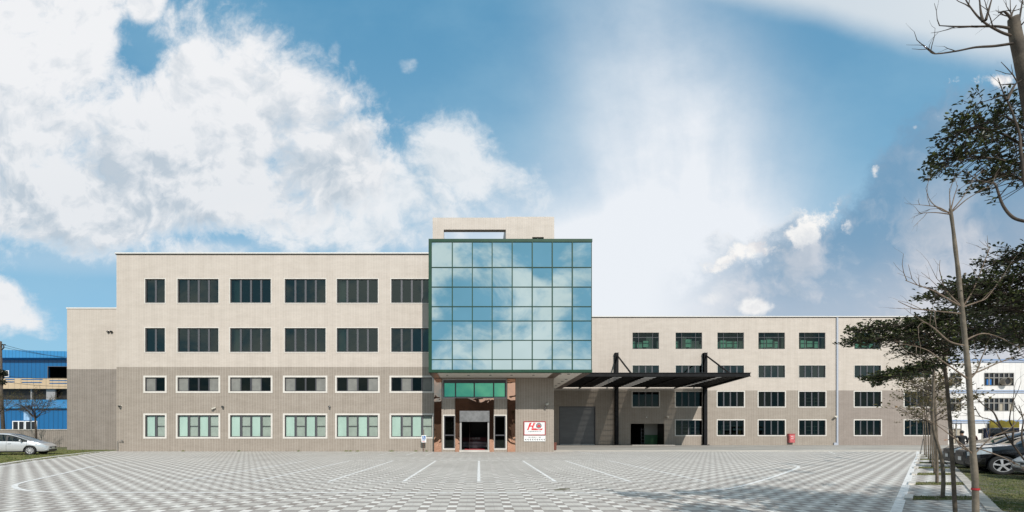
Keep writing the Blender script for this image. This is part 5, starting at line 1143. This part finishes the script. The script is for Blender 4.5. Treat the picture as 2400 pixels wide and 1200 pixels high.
# low grey tiled boundary wall
yw=48.5; t=thing('boundary_wall','low grey tiled boundary wall behind the silver car','wall',(XX(60,yw),yw,0))
b=MB(); x0,x1=XX(-500,yw),XW0+.2; zt=ZZ(1008.5,yw); wall_face(b,x0,x1,-.05,zt,yw,[]); b.build('wall_face',M['tile_grey'],t)
b=MB(); b.box(x0,x1,yw-.06,yw+.3,zt+.001,zt+.12); b.build('wall_cap',M['kerb'],t)
# leaning pole with dark creeper and wires
yp=52.0; t=thing('utility_pole','leaning utility pole with wires and dark creeper at the left edge','pole',(XX(10,yp),yp,0))
b=MB(); b.tube([(XX(10,yp),yp,0),(XX(3,yp),yp,ZZ(930,yp)),(XX(1,yp),yp,ZZ(800,yp))],[.2,.17,.13],10); b.build('pole_shaft',M['bark_dark'],t,True)
b=MB()
for z_,zz,sx in ((812,838,175),(806,842,178),(880,886,180),(893,905,170)):
    A=W(1,z_,yp); B=W(sx,zz,58); P=[A.lerp(B,i/10)-Vector((0,0,.9*(1-(2*i/10-1)**2)*.25)) for i in range(11)]; b.tube(P,.022,4)
b.build('wire',M['cartrim'],t)
b=MB(); b.tube(curve([W(2,812,yp),W(6,807,yp),W(9,814,yp),W(4,820,yp)],5),.06,6); b.box(XX(1,yp)-.6,XX(1,yp)+.6,yp-.06,yp+.06,ZZ(808,yp)-.06,ZZ(808,yp)+.06); b.build('cross_arm',M['cartrim'],t)
lv=MB()
for _ in range(1500):
    c=W(2,880,yp); s=rv(1); s.normalize(); s=Vector((s.x*.62,s.y*.5,s.z*1.35))*random.random()**.4
    leaf(lv,c+s+Vector((-.2+.3*math.sin(s.z*5),0,0)),rv(1),.20,.12)
lv.build('creeper',M['leaf_bush'],t)
# white tiled factory on the right
yw=63.0; wf=thing('white_factory','white tiled factory with thin blue bands behind the trees at the right','factory building',(XX(2320,yw),yw,0))
M['white_tile']=tile_mat('white_tile',(.70,.68,.66),(.67,.65,.63),(.56,.55,.54),.9,.9,.12)
def wr_(a,c,t_,b__): return (XX(a,yw),XX(c,yw),ZZ(b__,yw),ZZ(t_,yw))
WH=[wr_(2306.5,2376,874,904),wr_(2306.5,2376,933,963.5),wr_(2226,2253,874,904),wr_(2226,2253,933,963.5),wr_(2230,2253.5,992,1040),wr_(2312,2330,992,1040),wr_(2450,2520,874,904),wr_(2450,2520,933,963.5)]
b=MB(); wall_face(b,XF1+.35,XX(2640,yw),-.05,ZZ(846,yw),yw,WH,.2); b.quad((XF1+.35,yw,-.05),(XF1+.35,yw,ZZ(846,yw)),(XF1+.35,90,ZZ(846,yw)),(XF1+.35,90,-.05)); b.quad((XF1+.35,yw,ZZ(846,yw)),(XX(2640,yw),yw,ZZ(846,yw)),(XX(2640,yw),90,ZZ(846,yw)),(XF1+.35,90,ZZ(846,yw))); b.build('wall',M['white_tile'],wf)
M['band']=mat('blue_band',(.19,.27,.42),.6)
for py,h in ((843.5,4),(848.5,1.6),(916,2.2),(920.5,1.8),(986,3),(991,1.8)):
    b=MB(); b.box(XF1+.3,XX(2640,yw),yw-.10,yw-.003,ZZ(py+h/2,yw),ZZ(py-h/2,yw)); b.build('band',M['band'],wf)
M['wgrey']=mat('grey_window_frame',(.20,.19,.175),.6); M['wtan']=mat('tan_board',(.33,.29,.23),.8)
for k,h in enumerate(WH):
    f=MB(); p=MB(); tb_=MB(); n=6 if h[1]-h[0]>3 else 2; f.rect_frame(h[0]+.07,h[1]-.07,h[2]+.07,h[3]-.07,.09,yw-.03,yw+.12); zt=h[3]-(h[3]-h[2])*(.38 if k not in (4,5) else .28)
    f.box(h[0]+.07,h[1]-.07,yw-.02,yw+.11,zt-.07,zt+.07)
    for i in range(1,n): x=h[0]+(h[1]-h[0])*i/n; f.box(x-.09,x+.09,yw-.015,yw+.105,h[2]+.07,h[3]-.07)
    for i in range(n):
        a,c=h[0]+(h[1]-h[0])*i/n,h[0]+(h[1]-h[0])*(i+1)/n
        tgt=tb_ if (k in(1,7) and i in (3,5)) or (k in (3,4) and i==1) or (k==4) else p
        tgt.quad((a,yw+.07,h[2]),(c,yw+.07,h[2]),(c,yw+.07,zt),(a,yw+.07,zt)); p.quad((a,yw+.07,zt),(c,yw+.07,zt),(c,yw+.07,h[3]),(a,yw+.07,h[3]))
    o=f.build('window',M['wgrey'],wf)
    if p.f: p.build('pane',M['lens'] if k not in (4,) else M['white'],o)
    if tb_.f: tb_.build('board',M['wtan'],o)
def duct(px,py,r):
    c=W(px,py,yw); b=MB(); b.tube([c+Vector((-.1,-.02,0)),c+Vector((-.1,-.5,0)),c+Vector((-.1,-.52,0)),c+Vector((-.1,-.72,0))],[r,r,r*1.08,r*1.08],18,cap=False); o=b.build('exhaust_duct',mat('duct_metal',(.42,.37,.30),.5,.2),wf,True)
    b=MB(); e=c+Vector((-.1,-.62,0)); d=Vector((0,-1,0)).normalized(); b.tube([e-d*.12,e-d*.1],[r*.98,r*.98],18); b.build('fan',M['cartrim'],o)
duct(2352,895,.5); duct(2231,894,.42)
b=MB(); b.box(XX(2316,yw)-.2,XX(2324,yw),yw+.02,yw+.06,ZZ(902,yw),ZZ(889,yw)); b.build('blue_panel',M['sblue'],wf)
# buildings and trees on the near side of the lot: they show as the dark band mirrored in the copper and the lower windows
t=thing('warehouse','long low dark brown warehouse behind the viewer, mirrored in the copper entrance','warehouse',(0,-34,0))
wh=mat('brown_cladding',(.06,.045,.035),.8,fn=mottled((.06,.045,.035),.4,.25))
b=MB(); wall_face(b,-55,50,-.05,10.2,-34,[],.1); b.quad((-55,-34,10.2),(50,-34,10.2),(50,-60,11.5),(-55,-60,11.5)); b.quad((-55,-60,-.05),(50,-60,-.05),(50,-60,11),(-55,-60,11.5)); b.build('wall',wh,t)
for x0,x1 in ((-40,-30),(-12,-4),(8,18),(30,42)): b=MB(); b.box(x0,x1,-34.001,-33.9,.2,4.5); b.build('door',M['tile_dark'],t)
def round_tree(x,y,h,cr,label,n=9000):
    t=thing('shade_tree',label,'tree',(x,y,0)); b=MB(); b.tube([(x,y,0),(x+.1,y,h*.4),(x,y,h*.75)],[.16,.12,.06],8); b.build('trunk',M['bark_dark'],t,True)
    tw=MB(); lv=MB(); cl=[]
    for k in range(18):
        a=random.uniform(0,6.28); q=Vector((x,y,h*random.uniform(.5,.85)))+Vector((math.cos(a),math.sin(a),random.uniform(-.05,.2)))*cr*random.uniform(.3,.95); cl.append(q); tw.tube([(x,y,h*random.uniform(.4,.65)),Vector((x,y,h*.65)).lerp(q,.6),q],[.05,.03,.015],5,cap=False)
    for _ in range(n):
        q=random.choice(cl); s=rv(.5); s.z*=.4; leaf(lv,q+s*cr*.42,rv(1),.15,.085)
    tw.build('limbs',M['bark_dark'],t,True); lv.build('crown',M['leaf'],t)
round_tree(10.3,3.0,7.6,2.3,'leafy street tree just outside the frame that shades the lower right paving')
round_tree(12.6,2.2,8.0,2.4,'leafy street tree out of frame to the right of the other shade tree')
# ------------------------------------------------------------ people
def person(label,loc,rz,J,Ed,skinm,topm,legm,hairm,hz):
    """one continuous skinned body; J: joint -> (x,y,z,radius)"""
    t=thing('person',label,'person',loc,rz); names=list(J); me=bpy.data.meshes.new('body'); me.from_pydata([J[n][:3] for n in names],[(names.index(a),names.index(c)) for a,c in Ed],[])
    o=bpy.data.objects.new('body',me); COL.objects.link(o); o.modifiers.new('s','SKIN'); sv=me.skin_vertices[0].data
    for i,n in enumerate(names): r=J[n][3]; sv[i].radius=(r,r*(J[n][4] if len(J[n])>4 else 1)); sv[i].use_root=(n=='pelvis')
    sd=o.modifiers.new('d','SUBSURF'); sd.levels=2; sd.render_levels=2
    dg=bpy.context.evaluated_depsgraph_get(); m2=bpy.data.meshes.new_from_object(o.evaluated_get(dg)); bpy.data.objects.remove(o)
    m2.name='body'; m2.materials.clear()
    for m in (skinm,topm,legm,M['cartrim']): m2.materials.append(m)
    hands=[Vector(J[n][:3]) for n in names if n.startswith(('hand','fing','thumb'))]
    for p in m2.polygons:
        z=p.center.z; k=1
        if z>hz: k=0
        elif z<.07: k=3
        elif z<.93: k=2
        if k!=0 and any((p.center-h).length<.07 for h in hands): k=0
        p.material_index=k; p.use_smooth=True
    bo=bpy.data.objects.new('body',m2); COL.objects.link(bo); bo.parent=t
    hd=Vector(J['head'][:3]); b=MB(); b.ball(hd+Vector((0,.025,.048)),.104,(.86,1.0,.98),10); b.build('hair',hairm,t,True,True)
    # face on the -y side: nose, eyes, mouth, ears
    b=MB(); b.ball(hd+Vector((0,-.112,-.015)),.018,(.8,1,1.5),6); b.ball(hd+Vector((.088,0,-.01)),.024,(.5,.8,1.3),6); b.ball(hd+Vector((-.088,0,-.01)),.024,(.5,.8,1.3),6); b.build('nose_and_ears',skinm,t,True,True)
    b=MB()
    for s in (-1,1): b.ball(hd+Vector((s*.034,-.090,.012)),.009,(1.2,.7,.7),6)
    b.box(hd.x-.025,hd.x+.025,hd.y-.103,hd.y-.094,hd.z-.064,hd.z-.056); b.build('eyes_and_mouth',M['lens'],t,True,True)
    return t
def body(armL,armR):
    J={'pelvis':(0,0,.95,.14,.75),'waist':(0,0,1.10,.135,.75),'chest':(0,0,1.30,.17,.68),'neckb':(0,.01,1.45,.085),'neck':(0,.005,1.50,.055),'head':(0,-.005,1.615,.095,1.1),'crown':(0,0,1.69,.07),
     'hipl':(.10,0,.90,.10),'kneel':(.11,-.01,.50,.065),'anklel':(.115,.02,.09,.042),'toel':(.125,-.13,.04,.04),'hipr':(-.10,0,.90,.10),'kneer':(-.115,-.02,.50,.065),'ankler':(-.12,.02,.09,.042),'toer':(-.13,-.13,.04,.04)}
    Ed=[('pelvis','waist'),('waist','chest'),('chest','neckb'),('neckb','neck'),('neck','head'),('head','crown'),('pelvis','hipl'),('hipl','kneel'),('kneel','anklel'),('anklel','toel'),('pelvis','hipr'),('hipr','kneer'),('kneer','ankler'),('ankler','toer')]
    for s,(sh_,el,wr,hd_) in (('l',armL),('r',armR)):
        J['sh'+s]=(*sh_,.07);J['el'+s]=(*el,.047);J['wr'+s]=(*wr,.030);J['hand'+s]=(*hd_,.034,.5)
        Ed+=[('chest','sh'+s),('sh'+s,'el'+s),('el'+s,'wr'+s),('wr'+s,'hand'+s)]
        d=(Vector(hd_)-Vector(wr)).normalized(); u=Vector((0,1,0)).cross(d).normalized()
        for k in range(4):
            f=Vector(hd_)+u*(-.027+.018*k); l=(.062,.075,.07,.055)[k]
            J['finga%s%d'%(s,k)]=(*(f+d*.035),.0095); J['fingb%s%d'%(s,k)]=(*(f+d*(.035+l)+Vector((0,-.012,0))),.008); Ed+=[('hand'+s,'finga%s%d'%(s,k)),('finga%s%d'%(s,k),'fingb%s%d'%(s,k))]
        f=Vector(hd_)+u*-.04; J['thumb'+s]=(*(f+d*.025+Vector((0,-.02,0))),.010); Ed.append(('hand'+s,'thumb'+s))
    return J,Ed
skm=mat('skin',(.36,.20,.13),.55); clk=mat('black_jacket',(.012,.012,.014),.85); clr=mat('maroon_jacket',(.05,.012,.014),.85); trs=mat('dark_trousers',(.016,.017,.022),.85); hr=mat('black_hair',(.008,.007,.006),.5)
yq=25.2
J,Ed=body(((.20,0,1.41),(.44,-.02,1.27),(.66,-.06,1.20),(.74,-.07,1.19)),((-.20,0,1.41),(-.28,.03,1.14),(-.30,-.06,.90),(-.30,-.09,.82)))
person('person in a black jacket standing with an arm stretched towards the dark tree trunk',(XX(2254,yq),yq,0),R(172),J,Ed,skm,clk,trs,hr,1.475)
yq=26.4
J,Ed=body(((.20,0,1.41),(.36,.02,1.20),(.30,-.16,1.06),(.25,-.22,1.05)),((-.20,0,1.41),(-.33,.02,1.18),(-.24,-.17,1.05),(-.19,-.23,1.04)))
person('person in a dark maroon jacket standing with bent arms behind the pale trunk',(XX(2280,yq),yq,0),R(190),J,Ed,skm,clr,trs,hr,1.475)
